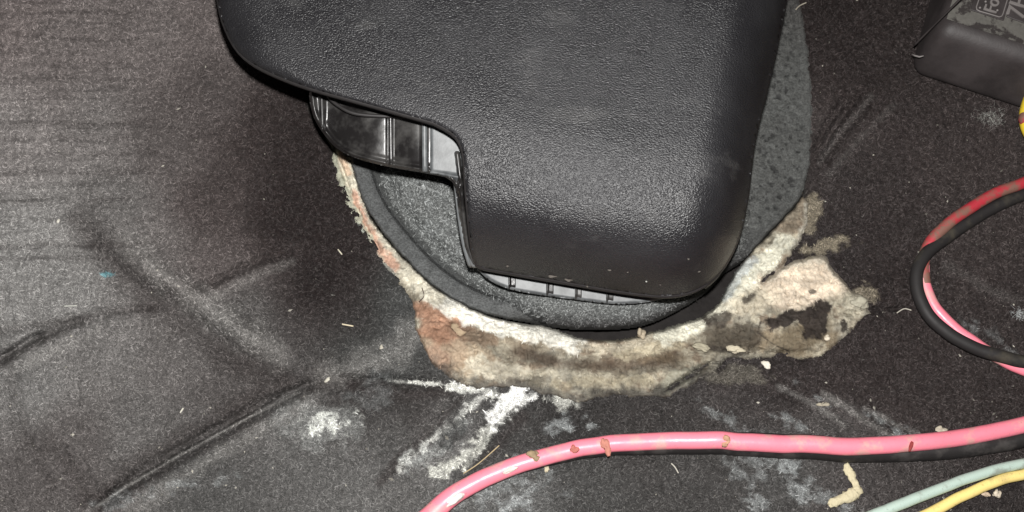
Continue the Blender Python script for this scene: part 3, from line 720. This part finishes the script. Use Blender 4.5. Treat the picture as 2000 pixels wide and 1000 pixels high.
# sleeve below the cover's bottom edge with short ribs
BP = np.vstack([[(915, 470)], cr([(922, 512), (940, 534), (962, 551), (1000, 566), (1060, 577), (1130, 586), (1200, 594), (1260, 591), (1330, 574), (1360, 550)], 3, False), [(1360, 470)]])
U, V = grid(908, 1366, 464, 600, 2.5)
U3, V3, kp, dp = snapped_grid(U, V, BP, 2.5)
H3 = 9.0 - 0.056 * (V3 - 560) - 0.9 * (1 - np.clip(dp / 5, 0, 1)) ** 2 + (fbm(U3, V3, 60, 2, 2) - .5) * .8
obj("lower_sleeve", grid_mesh("lower_sleeve", U3, V3, H3 * 1e-3, kp, M_grey, None, hl_), hou)
for x0, y1, wd in ((992, 565, 13), (1066, 578, 13), (1122, 586, 12), (1183, 592, 13)):
    wd += 3; uu = np.array([0, 1.0, 2.2, 3.4, 4.6, 7, wd - 2.5, wd - 1, wd]); hh = np.array([-1.5, .9, 1.7, 1.7, .5, .2, .7, .5, -1.5])
    vv = np.linspace(490, y1, 16)
    G, Gv = np.meshgrid(x0 + uu, vv); Gh = 9.0 - 0.056 * (Gv - 560) + hh[None]
    Gh[-1] -= 2.0
    obj("rib", grid_mesh("rib", G, Gv, Gh * 1e-3, None, M_gloss, None, hl_), hou)
# hidden core that carries the assembly down to the pan
pth = np.array([P(1130, 300, z * 1e-3) for z in (-34, -10, 5, 25, 45)])
pth[:, :2] = pth[2, :2]
v_, q_ = tube_arrays(pth + np.array([[1e-6 * i, 0, 0] for i in range(5)]), [0.036, 0.036, 0.034, 0.030, 0.028], 32)
v_, q_ = cap_tube(v_, q_, 32)
obj("core", mesh_np("core", v_, q_, M_edge, None, hl_), hou)

# ------------------------------------------------------------------ moulded box, top right
k = NT("dusty_black_plastic"); n = k.noise(60, 4); n2 = k.noise(900, 2); k.bump(n2, .00015, .5)
M_box = k.set(k.mix(k.rng(n, .35, .65, 0, 1), (0.024, 0.020, 0.020), (0.045, 0.038, 0.038)), .55, .35)
k = NT("dried_dirt_film"); n = k.noise(130, 6, .68); n2 = k.noise(700, 3)
k.bump(n, .0004, .6)
cc = k.mix(k.rng(n, .44, .50, 0, 1), (0.035, 0.03, 0.029), k.mix(n2, (0.075, 0.072, 0.064), (0.145, 0.137, 0.125)))
M_dirt = k.set(cc, .85, .2)
k = NT("scuffed_plastic_letter"); M_let = k.set((0.17, 0.155, 0.15), .5, .4)
def solid(name, pts, faces, mat, loc, parent=None, bevel=0.0015, seg=4, **kw):
    me = bpy.data.meshes.new(name); me.from_pydata([tuple(np.asarray(p, float) - loc) for p in pts], [], faces); me.materials.append(mat)
    for p in me.polygons: p.use_smooth = True
    o = obj(name, me, parent, None if parent is not None else loc, **kw)
    if bevel:
        b = o.modifiers.new("bevel", 'BEVEL'); b.width = bevel; b.segments = seg; b.limit_method = 'ANGLE'
    return o
A = P(1834, 52, .030); B = P(2000, 106, .030)           # front top edge
e1 = (B - A); e1[2] = 0; e1 /= np.linalg.norm(e1); e2 = np.array([-e1[1], e1[0], 0])
bl = P(1950, 60, 0)
A2 = A + e2 * .10 + e1 * .004; B = A + e1 * .12; B2 = B + e2 * .10
F0 = P(1768, 150, .001); F1 = P(2000, 226, .001); f1 = F1 - F0; F1 = F0 + f1 / np.linalg.norm(f1) * .135
L1 = P(1786, 100, .015)
down = np.array([0, 0, -.03])
box = thing("moulded_box", "dusty black moulded plastic box with raised lettering at the carpet's far right corner", "box", bl)
pts = [A, B, B2, A2, F0, F1, B2 + down, A2 + down - e1 * .008]
faces = [(0, 1, 2, 3), (4, 5, 1, 0), (4, 0, 3, 7), (5, 6, 2, 1), (7, 3, 2, 6), (4, 7, 6, 5)]
solid("body", pts, faces, M_box, bl, box, .0065, 6)
# dirty recessed top plate, frame and letters
T0 = A + e2 * .0065 + e1 * .006; zt = np.array([0, 0, .0004])
def onbox(a, b, z=0.0): return T0 + e1 * a + e2 * b + np.array([0, 0, .0004 + z])
ga, gb = np.meshgrid(np.linspace(-.004, .09, 60), np.linspace(-.002, .07, 46))
gz = (fbm(ga * 9000, gb * 9000, 40, 3, 2) - .5) * .0004
Vt = (T0 + e1 * ga[..., None] + e2 * gb[..., None]); Vt[..., 2] = A[2] + .0003 + gz
idx = np.arange(ga.size).reshape(ga.shape); Qt = np.stack([idx[:-1, :-1], idx[:-1, 1:], idx[1:, 1:], idx[1:, :-1]], -1).reshape(-1, 4)
obj("dirt_film", mesh_np("dirt_film", Vt.reshape(-1, 3), Qt, M_dirt, None, bl), box)
# left side flange line
v_, q_ = tube_arrays(np.array([A + (L1 - A) * t + e1 * -.002 for t in np.linspace(-1.2, .82, 20)]), .00045, 10); v_, q_ = cap_tube(v_, q_, 10)
obj("side_flange", mesh_np("side_flange", v_, q_, M_box, None, bl), box)
v_, q_ = tube_arrays(np.array([P(1781, 106, .0165), P(1788, 109, .0172), P(1796, 111, .0178), P(1804, 109, .019)]), [.0002, .0004, .0004, .0002], 8); v_, q_ = cap_tube(v_, q_, 8)
obj("chipped_notch", mesh_np("chipped_notch", v_, q_, M_let, None, bl), box)

ZL = A[2] + .0009
def txt(s, u, v, size, rot_u, name, depth=.0005):
    """raised text whose baseline starts at photo (u,v); baseline runs along e2 (up the picture)"""
    cu = bpy.data.curves.new(name, 'FONT'); cu.body = s; cu.size = size; cu.extrude = depth; cu.bevel_depth = .0001
    o = bpy.data.objects.new(name, cu); LINK(o)
    bpy.context.view_layer.update()
    dg = bpy.context.evaluated_depsgraph_get()
    me = bpy.data.meshes.new_from_object(o.evaluated_get(dg)); bpy.data.objects.remove(o)
    p = P(u, v, ZL)
    co = np.zeros(len(me.vertices) * 3, np.float32); me.vertices.foreach_get("co", co); co = co.reshape(-1, 3)
    a = rot_u
    X = e2 * math.cos(a) - e1 * math.sin(a); Y = -e1 * math.cos(a) - e2 * math.sin(a)
    w = p + co[:, :1] * X + co[:, 1:2] * Y + co[:, 2:] * np.array([0, 0, 1.0]) - bl
    me.vertices.foreach_set("co", w.astype(np.float32).ravel()); me.update()
    me.materials.clear(); me.materials.append(M_let)
    return obj(name, me, box)
# dark plaque under the badge
def plate(name, quad, z, mat):
    q = [P(x, y, z) for x, y in quad]; q2 = [p - np.array([0, 0, .0007]) for p in q]
    return solid(name, q + q2, [(0, 1, 2, 3), (7, 6, 5, 4), (0, 4, 5, 1), (1, 5, 6, 2), (2, 6, 7, 3), (3, 7, 4, 0)], mat, bl, box, .0006, 3)
plate("badge_plaque", [(1896, 19), (1961, 40), (2000, -90), (1930, -110)], ZL, M_box)
plate("badge_plaque", [(1966, 32), (2060, 66), (2100, -60), (2000, -92)], ZL, M_box)
fr = cr([(1915, -60), (1907, 14), (1909, 20), (1916, 23), (1950, 33), (1957, 33), (1960, 27), (1990, -60)], 5, False)
fr = np.array([(1925, -60), (1911, 2), (1907, 14), (1908, 19), (1914, 22), (1935, 28), (1951, 33), (1956, 32), (1959, 27), (1966, 4), (1986, -60)], float)
v_, q_ = tube_arrays(P(fr[:, 0], fr[:, 1], ZL + .0003), .00028, 8); v_, q_ = cap_tube(v_, q_, 8)
obj("badge_frame", mesh_np("badge_frame", v_, q_, M_let, None, bl), box)
txt("FoM", 1944, 29, .0075, 0.0, "badge_lettering")
txt("7H", 1998, 40, .0105, 0.0, "part_number_lettering")
for x, y in ((1948, 20), (1925, 3), (1914, 15)):
    v_, q_ = tube_arrays(np.array([P(x, y, ZL - .0003), P(x, y, ZL + .0003) + [1e-6, 0, 0]]), .00045, 10); v_, q_ = cap_tube(v_, q_, 10)
    obj("moulded_dot", mesh_np("moulded_dot", v_, q_, M_let, None, bl), box)

# ------------------------------------------------------------------ wires
def wire_mat(name, col, dirt, amount, rough=.38, spec=.5, scale=120):
    k = NT(name); n = k.noise(scale, 5, .65); n2 = k.noise(scale * 4, 3)
    c = k.mix(k.rng(n, 1 - amount - .06, 1 - amount + .06, 0, .85), col, dirt)
    n3 = k.noise(900, 5, .7); c = k.mix(k.rng(n3, .60, .70, 0, .55), c, tuple(x * .45 for x in dirt))
    k.bump(n2, .0002, .4)
    return k.set(c, k.rng(n, .4, .7, rough, rough + .2), spec)
M_pink = wire_mat("red_wire_jacket", (0.88, 0.23, 0.30), (0.60, 0.33, 0.30), .42, .34)  # red jacket, with the flash's overexposure put into its colour as pink
M_red = wire_mat("dirty_red_wire_jacket", (0.42, 0.03, 0.045), (0.16, 0.11, 0.08), .50, .5)
M_blk = wire_mat("black_wire_jacket", (0.018, 0.016, 0.016), (0.045, 0.04, 0.038), .45, .5, .4)
M_blkd = wire_mat("muddy_black_wire_jacket", (0.020, 0.018, 0.018), (0.055, 0.048, 0.036), .42, .6, .3, 60)
M_gw = wire_mat("grey_green_wire_jacket", (0.40, 0.50, 0.44), (0.24, 0.27, 0.23), .42, .5)
M_yw = wire_mat("pale_yellow_wire_jacket", (0.80, 0.62, 0.22), (0.5, 0.38, 0.16), .36, .45)
M_yel = wire_mat("yellow_wire_jacket", (0.75, 0.55, 0.04), (0.5, 0.4, 0.06), .3, .35)
def ground(u, v): return float(bil(CH, np.array([np.clip(u, -600, 2600)]), np.array([np.clip(v, -400, 1400)]))[0])
def wire(name, pts, r, mat, parent, loc, seg=22, wob=.00015):
    p = cr([(a[0], a[1]) for a in pts], 10, False); z = np.interp(np.linspace(0, len(pts) - 1, len(p)), range(len(pts)), [a[2] for a in pts])
    rr = np.interp(np.linspace(0, len(pts) - 1, len(p)), range(len(pts)), r if hasattr(r, "__len__") else [r] * len(pts))
    ker = np.ones(9) / 9; z = np.convolve(np.r_[[z[0]] * 4, z, [z[-1]] * 4], ker, 'valid')
    path = P(p[:, 0], p[:, 1], z * 1e-3)
    path += (np.stack([fbm(p[:, 0], p[:, 1], 60, 2, s) for s in (3, 4, 5)], -1) - .5) * wob * 6
    v_, q_ = tube_arrays(path, rr * 1e-3, seg); v_, q_ = cap_tube(v_, q_, seg)
    return obj(name, mesh_np(name, v_, q_, mat, None, loc), parent)
g0 = 1e3 * np.median([ground(x, 870) for x in range(1000, 2000, 60)])
zr = lambda u, v, r: max(1e3 * ground(u, v), g0 - 1.5) + r
loc = P(1400, 880, 0)
tw = thing("twin_cable", "pink red jacketed cable with its black core, lying across the bottom of the carpet", "cable", loc, "red and black twin cables on the carpet")
pk = [(250, 1330), (400, 1290), (540, 1240), (650, 1180), (740, 1110), (790, 1050), (845, 1003), (905, 955), (1000, 911), (1080, 888), (1180, 869), (1300, 861), (1400, 860), (1500, 864), (1600, 869), (1700, 871), (1800, 864), (1900, 850), (2000, 831), (2100, 806), (2220, 770)]
wire("red_core", [(a, b, g0 + 5.2 + (3.0 if 1350 < a < 1900 else 0)) for a, b in pk], [4.3, 4.3, 4.3, 4.2, 4.1, 4.0, 3.85, 3.5, 3.3, 3.2, 3.25, 3.3, 3.35, 3.4, 3.35, 3.3, 3.2, 3.15, 3.1, 3.1, 3.1], M_pink, tw, loc)
bk = [(0, 8), (0, 8), (0, 8), (0, 8), (0, 8), (0, 8), (0, 8), (2, 8), (3, 8), (4, 8), (6, 7), (7, 5), (5, 5), (4, 5), (6, 5), (10, 5), (17, 6), (23, 6), (26, 6), (28, 6), (28, 6)]
wire("black_core", [(a + (2 if 0 else 0), b + o[0], g0 + 2.6) for (a, b), o in zip(pk, bk)], [2.9, 2.9, 2.9, 2.9, 2.9, 2.9, 2.9, 2.9, 2.9, 3.1, 3.3, 3.8, 4.4, 4.7, 4.7, 4.3, 3.8, 3.5, 3.4, 3.4, 3.4], M_blk, tw, loc)

loc = P(1900, 560, 0)
lp = thing("twin_cable", "looped red and black twin cable bending round at the right edge of the carpet", "cable", loc, "red and black twin cables on the carpet")
gl = 1e3 * np.median([ground(x, y) for x in (1800, 1850, 1900, 1950) for y in (420, 500, 650)])
red = [(2180, 300), (2090, 322), (2010, 352), (1945, 378), (1888, 410), (1845, 442), (1815, 476), (1803, 515), (1806, 556), (1824, 598), (1862, 638), (1905, 670), (1950, 699), (2000, 722), (2080, 748), (2180, 770)]
rz = [7, 7, 7, 7, 7, 6.5, 5.2, 3.2, 2.6, 2.6, 2.6, 2.6, 3, 3.5, 3.5, 3.5]
wire("red_core", [(a, b, gl + z) for (a, b), z in zip(red[:9], rz)], 2.35, M_red, lp, loc)
wire("red_core", [(a, b, gl + z) for (a, b), z in zip(red[7:], rz[7:])], 2.35, M_pink, lp, loc)
blk = [(2180, 322), (2090, 345), (2015, 372), (1955, 398), (1900, 428), (1850, 462), (1812, 492), (1791, 530), (1793, 574), (1816, 618), (1858, 655), (1912, 682), (1960, 697), (2010, 708), (2090, 716), (2180, 712)]
bz = [3.5, 3.5, 3.5, 3.5, 3.8, 4.5, 6, 7.2, 7.4, 7.4, 7.4, 7.4, 7.2, 7.0, 7, 7]
wire("black_core", [(a, b, gl + z) for (a, b), z in zip(blk, bz)], 2.55, M_blkd, lp, loc)

loc = P(1850, 950, 0)
gg = 1e3 * np.median([ground(x, 960) for x in range(1700, 2000, 40)]) + .6
w1_ = thing("grey_wire", "thin grey green wire crossing the lower right corner, above the yellow one", "wire", loc, "thin wires in the lower right corner")
wire("wire_jacket", [(1560, 1056, gg + 3), (1640, 1032, gg + 3), (1740, 993, gg + 3.4), (1830, 957, gg + 4), (1920, 924, gg + 4.4), (2000, 904, gg + 4.6), (2100, 880, gg + 4.6), (2200, 860, gg + 4)], [2.1, 2.1, 2.05, 2.0, 1.95, 1.9, 1.9, 1.9], M_gw, w1_, loc)
w2_ = thing("yellow_wire", "thin pale yellow wire in the lower right corner, below the grey green one", "wire", loc, "thin wires in the lower right corner")
wire("wire_jacket", [(1640, 1075, gg + 3), (1720, 1046, gg + 3), (1815, 1003, gg + 3), (1878, 970, gg + 3.4), (1938, 943, gg + 3.8), (2000, 926, gg + 4), (2100, 905, gg + 4), (2200, 890, gg + 4)], [2.1, 2.1, 2.05, 2.0, 1.95, 1.95, 1.9, 1.9], M_yw, w2_, loc)

loc = P(2010, 240, 0)
yc = thing("yellow_cable_bend", "bright yellow cable bend with a dark red wedge, at the right edge below the box", "cable", loc)
wire("yellow_jacket", [(2060, 110, gl + 14), (2024, 170, gl + 13), (2007, 222, gl + 12), (2018, 262, gl + 11), (2060, 300, gl + 10), (2120, 330, gl + 10)], 3.2, M_yel, yc, loc)
wire("red_tape", [(2007, 226, gl + 12.6), (2006, 232, gl + 12.6), (2008, 240, gl + 12.6)], [3.2, 3.3, 2.6], M_red, yc, loc, 18)

# ------------------------------------------------------------------ crumbs, flakes, lint
def crumb_mesh(name, size, col, seed, flat=.7, amp=.55, elong=(1, 1)):
    import bmesh
    r = np.random.default_rng(seed); bm = bmesh.new(); bmesh.ops.create_icosphere(bm, subdivisions=3, radius=1.0)
    V = np.array([v.co[:] for v in bm.verts]); F = np.array([[v.index for v in f.verts] for f in bm.faces]); bm.free()
    k = 0
    for f in (1.3, 2.6, 5.0):
        for _ in range(4):
            dvec = r.normal(size=3); dvec /= np.linalg.norm(dvec)
            k = k + np.sin(V @ dvec * f * 2 + r.random() * 6.28) / f
    V = V * (1 + amp * k[:, None] * .5)
    V[:, 0] *= elong[0]; V[:, 1] *= elong[1]; V[:, 2] = (V[:, 2] * flat)
    a = r.random() * 6.28
    V = V * size
    c = np.ones((len(V), 3)) * np.array(col) * (0.85 + .3 * r.random((len(V), 1)))
    return V, F, c
surf = lambda u, v: ground(u, v)
def crumb(name, label, cat, u, v, h, size, col, seed, elong=(1, 1), ang=0, group=None, flat=.7, amp=.8):
    size = size * .8; col = tuple(x * .82 for x in col)
    V, F, c = crumb_mesh(name, size, col, seed, flat, amp, elong)
    me = mesh_np(name, V, F, M_crumb, c)
    o = obj(name, me, loc=P(u, v, h)); o.rotation_euler = (0, 0, math.radians(ang))
    o["label"] = label; o["category"] = cat
    if group: o["group"] = group
TAN = (0.36, 0.27, 0.17); IV = (0.62, 0.55, 0.40)
G = "bits of foam and grit lying about"
ct = lambda u, v: (g0 + 5.2 + (3.0 if 1350 < u < 1900 else 0)) * 1e-3
fs = lambda u, v: float(fbil(FH, np.array([u]), np.array([v]))[0])
crumb("foam_crumb", "largest tan crumb stuck on top of the pink cable", "crumb", 1042, 891, ct(1042, 0) + .0028, .0024, TAN, 1, (1.2, .9), 20, G)
crumb("foam_crumb", "small tan crumb just under the left part of the pink cable", "crumb", 1066, 914, surf(1066, 914) + .002, .0012, IV, 2, (.7, 1.5), 10, G)
crumb("foam_crumb", "flat brown ring of dirt on the pink cable right of the largest crumb", "crumb", 1122, 875, ct(1122, 0) + .0031, .0015, (0.50, .17, .14), 3, (1.1, .8), 20, G, .35)
crumb("foam_crumb", "pinkish brown dirt patch wrapped over the pink cable at its first bend", "crumb", 1184, 871, ct(1184, 0) + .0030, .0019, (0.52, .22, .17), 4, (.8, 1.4), 15, G, .35)
crumb("foam_crumb", "small cream crumb hanging at the lower side of the pink cable", "crumb", 1397, 871, ct(1397, 0) - .0005, .0012, (.6, .42, .33), 5, (.8, 1.3), 40, G)
crumb("foam_crumb", "tan crumb on the middle of the pink cable", "crumb", 1418, 861, ct(1418, 0) + .0030, .0016, (.52, .30, .20), 6, (1.1, 1.0), 0, G, .5)
crumb("foam_crumb", "dark red scab on the pink cable near the right", "crumb", 1779, 872, ct(1779, 0) + .0032, .0014, (.30, .05, .05), 7, (.6, 1.7), -25, G, .35, .25)
crumb("foam_crumb", "white worn patch near the lower end of the pink cable", "crumb", 995, 917, ct(995, 0) + .0030, .0016, (.85, .74, .68), 8, (2.3, .8), 24, G, .5, .35)
crumb("foam_crumb", "long white scraped patch where the pink cable leaves the bottom of the picture", "crumb", 884, 976, ct(884, 0) + .0030, .0024, (.88, .80, .76), 9, (2.6, .85), 36, G, .55, .3)
crumb("foam_crumb", "white crumb on the carpet just below the felt flap", "crumb", 1499, 712, surf(1499, 712) + .0012, .0017, (.8, .76, .66), 10, (1.0, 1.2), 20, G, .7, .8)
crumb("foam_crumb", "pale crumb on the dark lower edge of the felt", "crumb", 1439, 684, fs(1439, 684) + .0008, .0024, (.55, .50, .38), 11, (1.3, .8), 0, G)
crumb("foam_crumb", "small ivory crumb lying on the brown felt flap", "crumb", 1613, 659, fs(1613, 659) + .0007, .0011, (.8, .72, .58), 12, (1, 1), 0, G)
crumb("foam_crumb", "pointed tan chip standing on the felt rim under the cover", "crumb", 1252, 652, fs(1252, 662) + .0012, .0019, (.42, .36, .27), 13, (.9, 1.2), 0, G, 1.1)
crumb("foam_crumb", "torn tan flake on the rust stained part of the felt", "crumb", 892, 641, fs(892, 641) + .0005, .0030, (.40, .31, .21), 14, (1.2, .8), 25, G, .2, .7)
crumb("foam_crumb", "pale flat flake on the felt left of the dark crack", "crumb", 1372, 680, fs(1372, 680) + .0005, .0024, (.40, .37, .28), 15, (1.4, .6), 0, G, .3)
crumb("foam_crumb", "pale grit grain right of the long crease", "crumb", 1607, 790, surf(1607, 790) + .0008, .0013, (.42, .38, .30), 16, (1.2, .8), 0, G)
crumb("foam_crumb", "cream curl touching the upper side of the pink cable at the right", "crumb", 1840, 838, surf(1840, 838) + .0015, .0016, (.5, .45, .36), 17, (1.2, .9), 0, G)
crumb("foam_crumb", "white grain stuck under the yellow wire", "crumb", 1948, 962, surf(1948, 962) + .002, .0014, (.7, .62, .5), 18, (1.1, 1), 0, G)
crumb("foam_crumb", "cream grain beside the white grain under the yellow wire", "crumb", 1929, 967, surf(1929, 967) + .0015, .0013, (.6, .48, .36), 19, (1.2, .8), 0, G)
crumb("foam_crumb", "white grain at the meeting point of the creases left of the felt", "crumb", 639, 740, surf(639, 740) + .0012, .0010, (.6, .58, .5), 20, (1.5, .7), 30, G)
crumb("foam_crumb", "pale grain in the dark carpet left of the felt's rusty corner", "crumb", 744, 678, surf(744, 678) + .0010, .0009, (.55, .52, .44), 21, (.8, 1.2), 0, G)
crumb("foam_crumb", "white grain on the dusty carpet at the left edge", "crumb", 113, 432, surf(113, 432) + .0008, .0008, (.8, .78, .7), 22, (.8, 1.3), 0, G)
crumb("foam_crumb", "blue grey frayed lump on the right end of the felt flap", "crumb", 1678, 590, fs(1676, 592) + .0008, .0030, (.42, .40, .32), 23, (1.0, .9), 0, G, .5, .7)
# gritty spots on the lower face of the cover
for i, (x, y, s) in enumerate([(1079, 539, .0012), (1111, 546, .0011), (1190, 527, .0007), (1263, 549, .0006), (1290, 556, .0005), (1365, 530, .0006), (1226, 531, .0005), (992, 519, .0005), (1147, 560, .0005), (1345, 505, .0006)]):
    V_, F_, c_ = crumb_mesh("grit_spot", s * .8, (.10, .09, .08) if i != 3 else (.35, .35, .33), 40 + i, .5, .6, (1.5 if i < 2 else 1, .7))
    pt = P(x, y, float(cover_h(np.array([x]), np.array([y]))[0]) * 1e-3 + .0002)
    obj("grit_spot", mesh_np("grit_spot", V_ + pt, F_, M_crumb, c_, cl), cover)

# crooked strip of dried glue
g = cr([(1652, 905), (1660, 925), (1670, 945), (1674, 958), (1664, 966), (1645, 975), (1626, 982), (1620, 988)], 5, False)
rr = np.array([.0009, .0019, .0014, .0018, .0026, .0018, .0016, .0009]); rr = np.interp(np.linspace(0, 7, len(g)), range(8), rr) * (.75 + .5 * fbm(g[:, 0], g[:, 1], 9, 2, 3))
path = P(g[:, 0], g[:, 1], np.array([ground(*x) for x in g]) + .0009)
v_, q_ = tube_arrays(path, rr, 12, .55); v_, q_ = cap_tube(v_, q_, 12)
v_ = v_ + rng.normal(0, .00022, v_.shape)
loc = path[0]
o = obj("glue_strip", mesh_np("glue_strip", v_, q_, M_crumb, np.ones((len(v_), 3)) * np.array((.52, .47, .32)), loc), loc=loc)
o["label"] = "crooked cream strip of dried glue on the carpet between pink cable and grey wire"; o["category"] = "debris"

# white lint tuft below the moulded box
def hair_bunch(name, label, cat, x, y, n, spread, length, wid, col, lift, mat=M_fibre):
    a = rng.normal(x, spread, n); b = rng.normal(y, spread * .55, n)
    V = []; Q = []; k = 0
    for i in range(n):
        an = rng.random() * 6.28; L = length * (.4 + rng.random()); bd = rng.normal(0, 1.3)
        t = np.linspace(0, 1, 6); ux = a[i] + np.cumsum(np.cos(an + bd * t)) * L / 6; vy = b[i] + np.cumsum(np.sin(an + bd * t)) * L / 6
        h = ground(x, y) + .0004 + lift * np.sin(t * 3.1) * rng.random()
        vv, qq = tube_arrays(P(ux, vy, h), wid * (1.1 - t), 3)
        V.append(vv); Q.append(qq + k); k += len(vv)
    V = np.vstack(V); loc = P(x, y, ground(x, y))
    o = obj(name, mesh_np(name, V, np.vstack(Q), mat, np.ones((len(V), 3)) * np.array(col), loc), loc=loc)
    o["label"] = label; o["category"] = cat
hair_bunch("lint_tuft", "fluffy white lint tuft on the carpet just below the moulded box", "lint", 1936, 230, 130, 13, 17, .00005, (.45, .45, .42), .002)
hair_bunch("lint_tuft", "small pale fluff on the carpet at the right edge inside the cable loop", "lint", 1990, 612, 60, 7, 14, .00007, (.5, .52, .52), .0015)
def strand(label, pts, r, col, lift=.0012, hf=ground):
    q = cr(pts, 6, False); h = np.array([hf(*x) for x in q]); h = np.maximum(h, np.median(h)) + lift; r = r * .75
    loc = P(*pts[0], h[0]); v_, q_ = tube_arrays(P(q[:, 0], q[:, 1], h), r, 6); v_, q_ = cap_tube(v_, q_, 6)
    o = obj("straw_sliver", mesh_np("straw_sliver", v_, q_, M_fibre, np.ones((len(v_), 3)) * np.array(col), loc), loc=loc)
    o["label"] = label; o["category"] = "sliver"; o["group"] = "slivers and hairs on the carpet"
strand("pale sliver beside the top of the foam seal", [(1554, 19), (1562, 11), (1575, 5)], .0004, (.30, .27, .22))
strand("short white sliver on the dark carpet left of the opening", [(660, 487), (668, 497)], .00035, (.6, .56, .45))
strand("cream sliver lying level on the dark carpet left of the rusty felt", [(668, 633), (690, 637)], .0004, (.6, .52, .38))
strand("pale hooked thread in the gap under the cover's rounded corner", [(1250, 637), (1270, 637), (1290, 628)], .0002, (.25, .24, .22), .004)
strand("pale thread left of the cable loop", [(1752, 611), (1766, 603), (1780, 606)], .0003, (.45, .42, .36))
strand("straw coloured thread below the chalky streak", [(905, 925), (935, 905), (975, 870)], .0003, (.42, .33, .2))
strand("pale sliver near the grey carpet fold at lower left", [(352, 806), (358, 797)], .0004, (.6, .58, .5))
strand("pale sliver pointing down between the pink cable and the bottom edge", [(1311, 905), (1318, 912), (1325, 924)], .0003, (.5, .48, .42))
strand("white fleck at the far left above the crease", [(125, 598), (150, 597)], .0003, (.55, .55, .5))
strand("dark curled hair on the pale felt at the left", [(818, 590), (828, 578), (824, 562)], .0002, (.06, .035, .03), .0015, fs)

# countless pale grains scattered over the carpet
n = 520
a = rng.uniform(0, 2000, n); b = rng.uniform(0, 1000, n)
wgt = np.where(a > 1580, 1.0, np.where((b > 760), .9, .35)); ok = (rng.random(n) < wgt) & (bil(CD, a, b) < -8); a, b = a[ok], b[ok]
V, F, c = [], [], []; oc = np.array([(1, 0, 0), (-1, 0, 0), (0, 1, 0), (0, -1, 0), (0, 0, 1), (0, 0, -1)], float)
of = np.array([(0, 2, 4), (2, 1, 4), (1, 3, 4), (3, 0, 4), (2, 0, 5), (1, 2, 5), (3, 1, 5), (0, 3, 5)])
hh = bil(CH, a, b)
for i in range(len(a)):
    s = (.00015 + .0005 * rng.random() ** 3); e = 1 + rng.random() * 1.5; an = rng.random() * 6.28
    o_ = oc * rng.uniform(.6, 1.2, (6, 1)) * s; o_[:, 0] *= e
    R = np.array([[math.cos(an), -math.sin(an), 0], [math.sin(an), math.cos(an), 0], [0, 0, 1]])
    V.append(o_ @ R.T + P(a[i], b[i], hh[i] + .0004)); F.append(of + 6 * i)
    c.append(np.ones((6, 3)) * np.array((.55, .52, .45)) * rng.uniform(.2, .9))
obj("grit_grains", mesh_np("grit_grains", np.vstack(V), np.vstack(F), M_fibre, np.vstack(c), smooth=False), kind="stuff", label="tiny pale grains of grit scattered over the carpet")
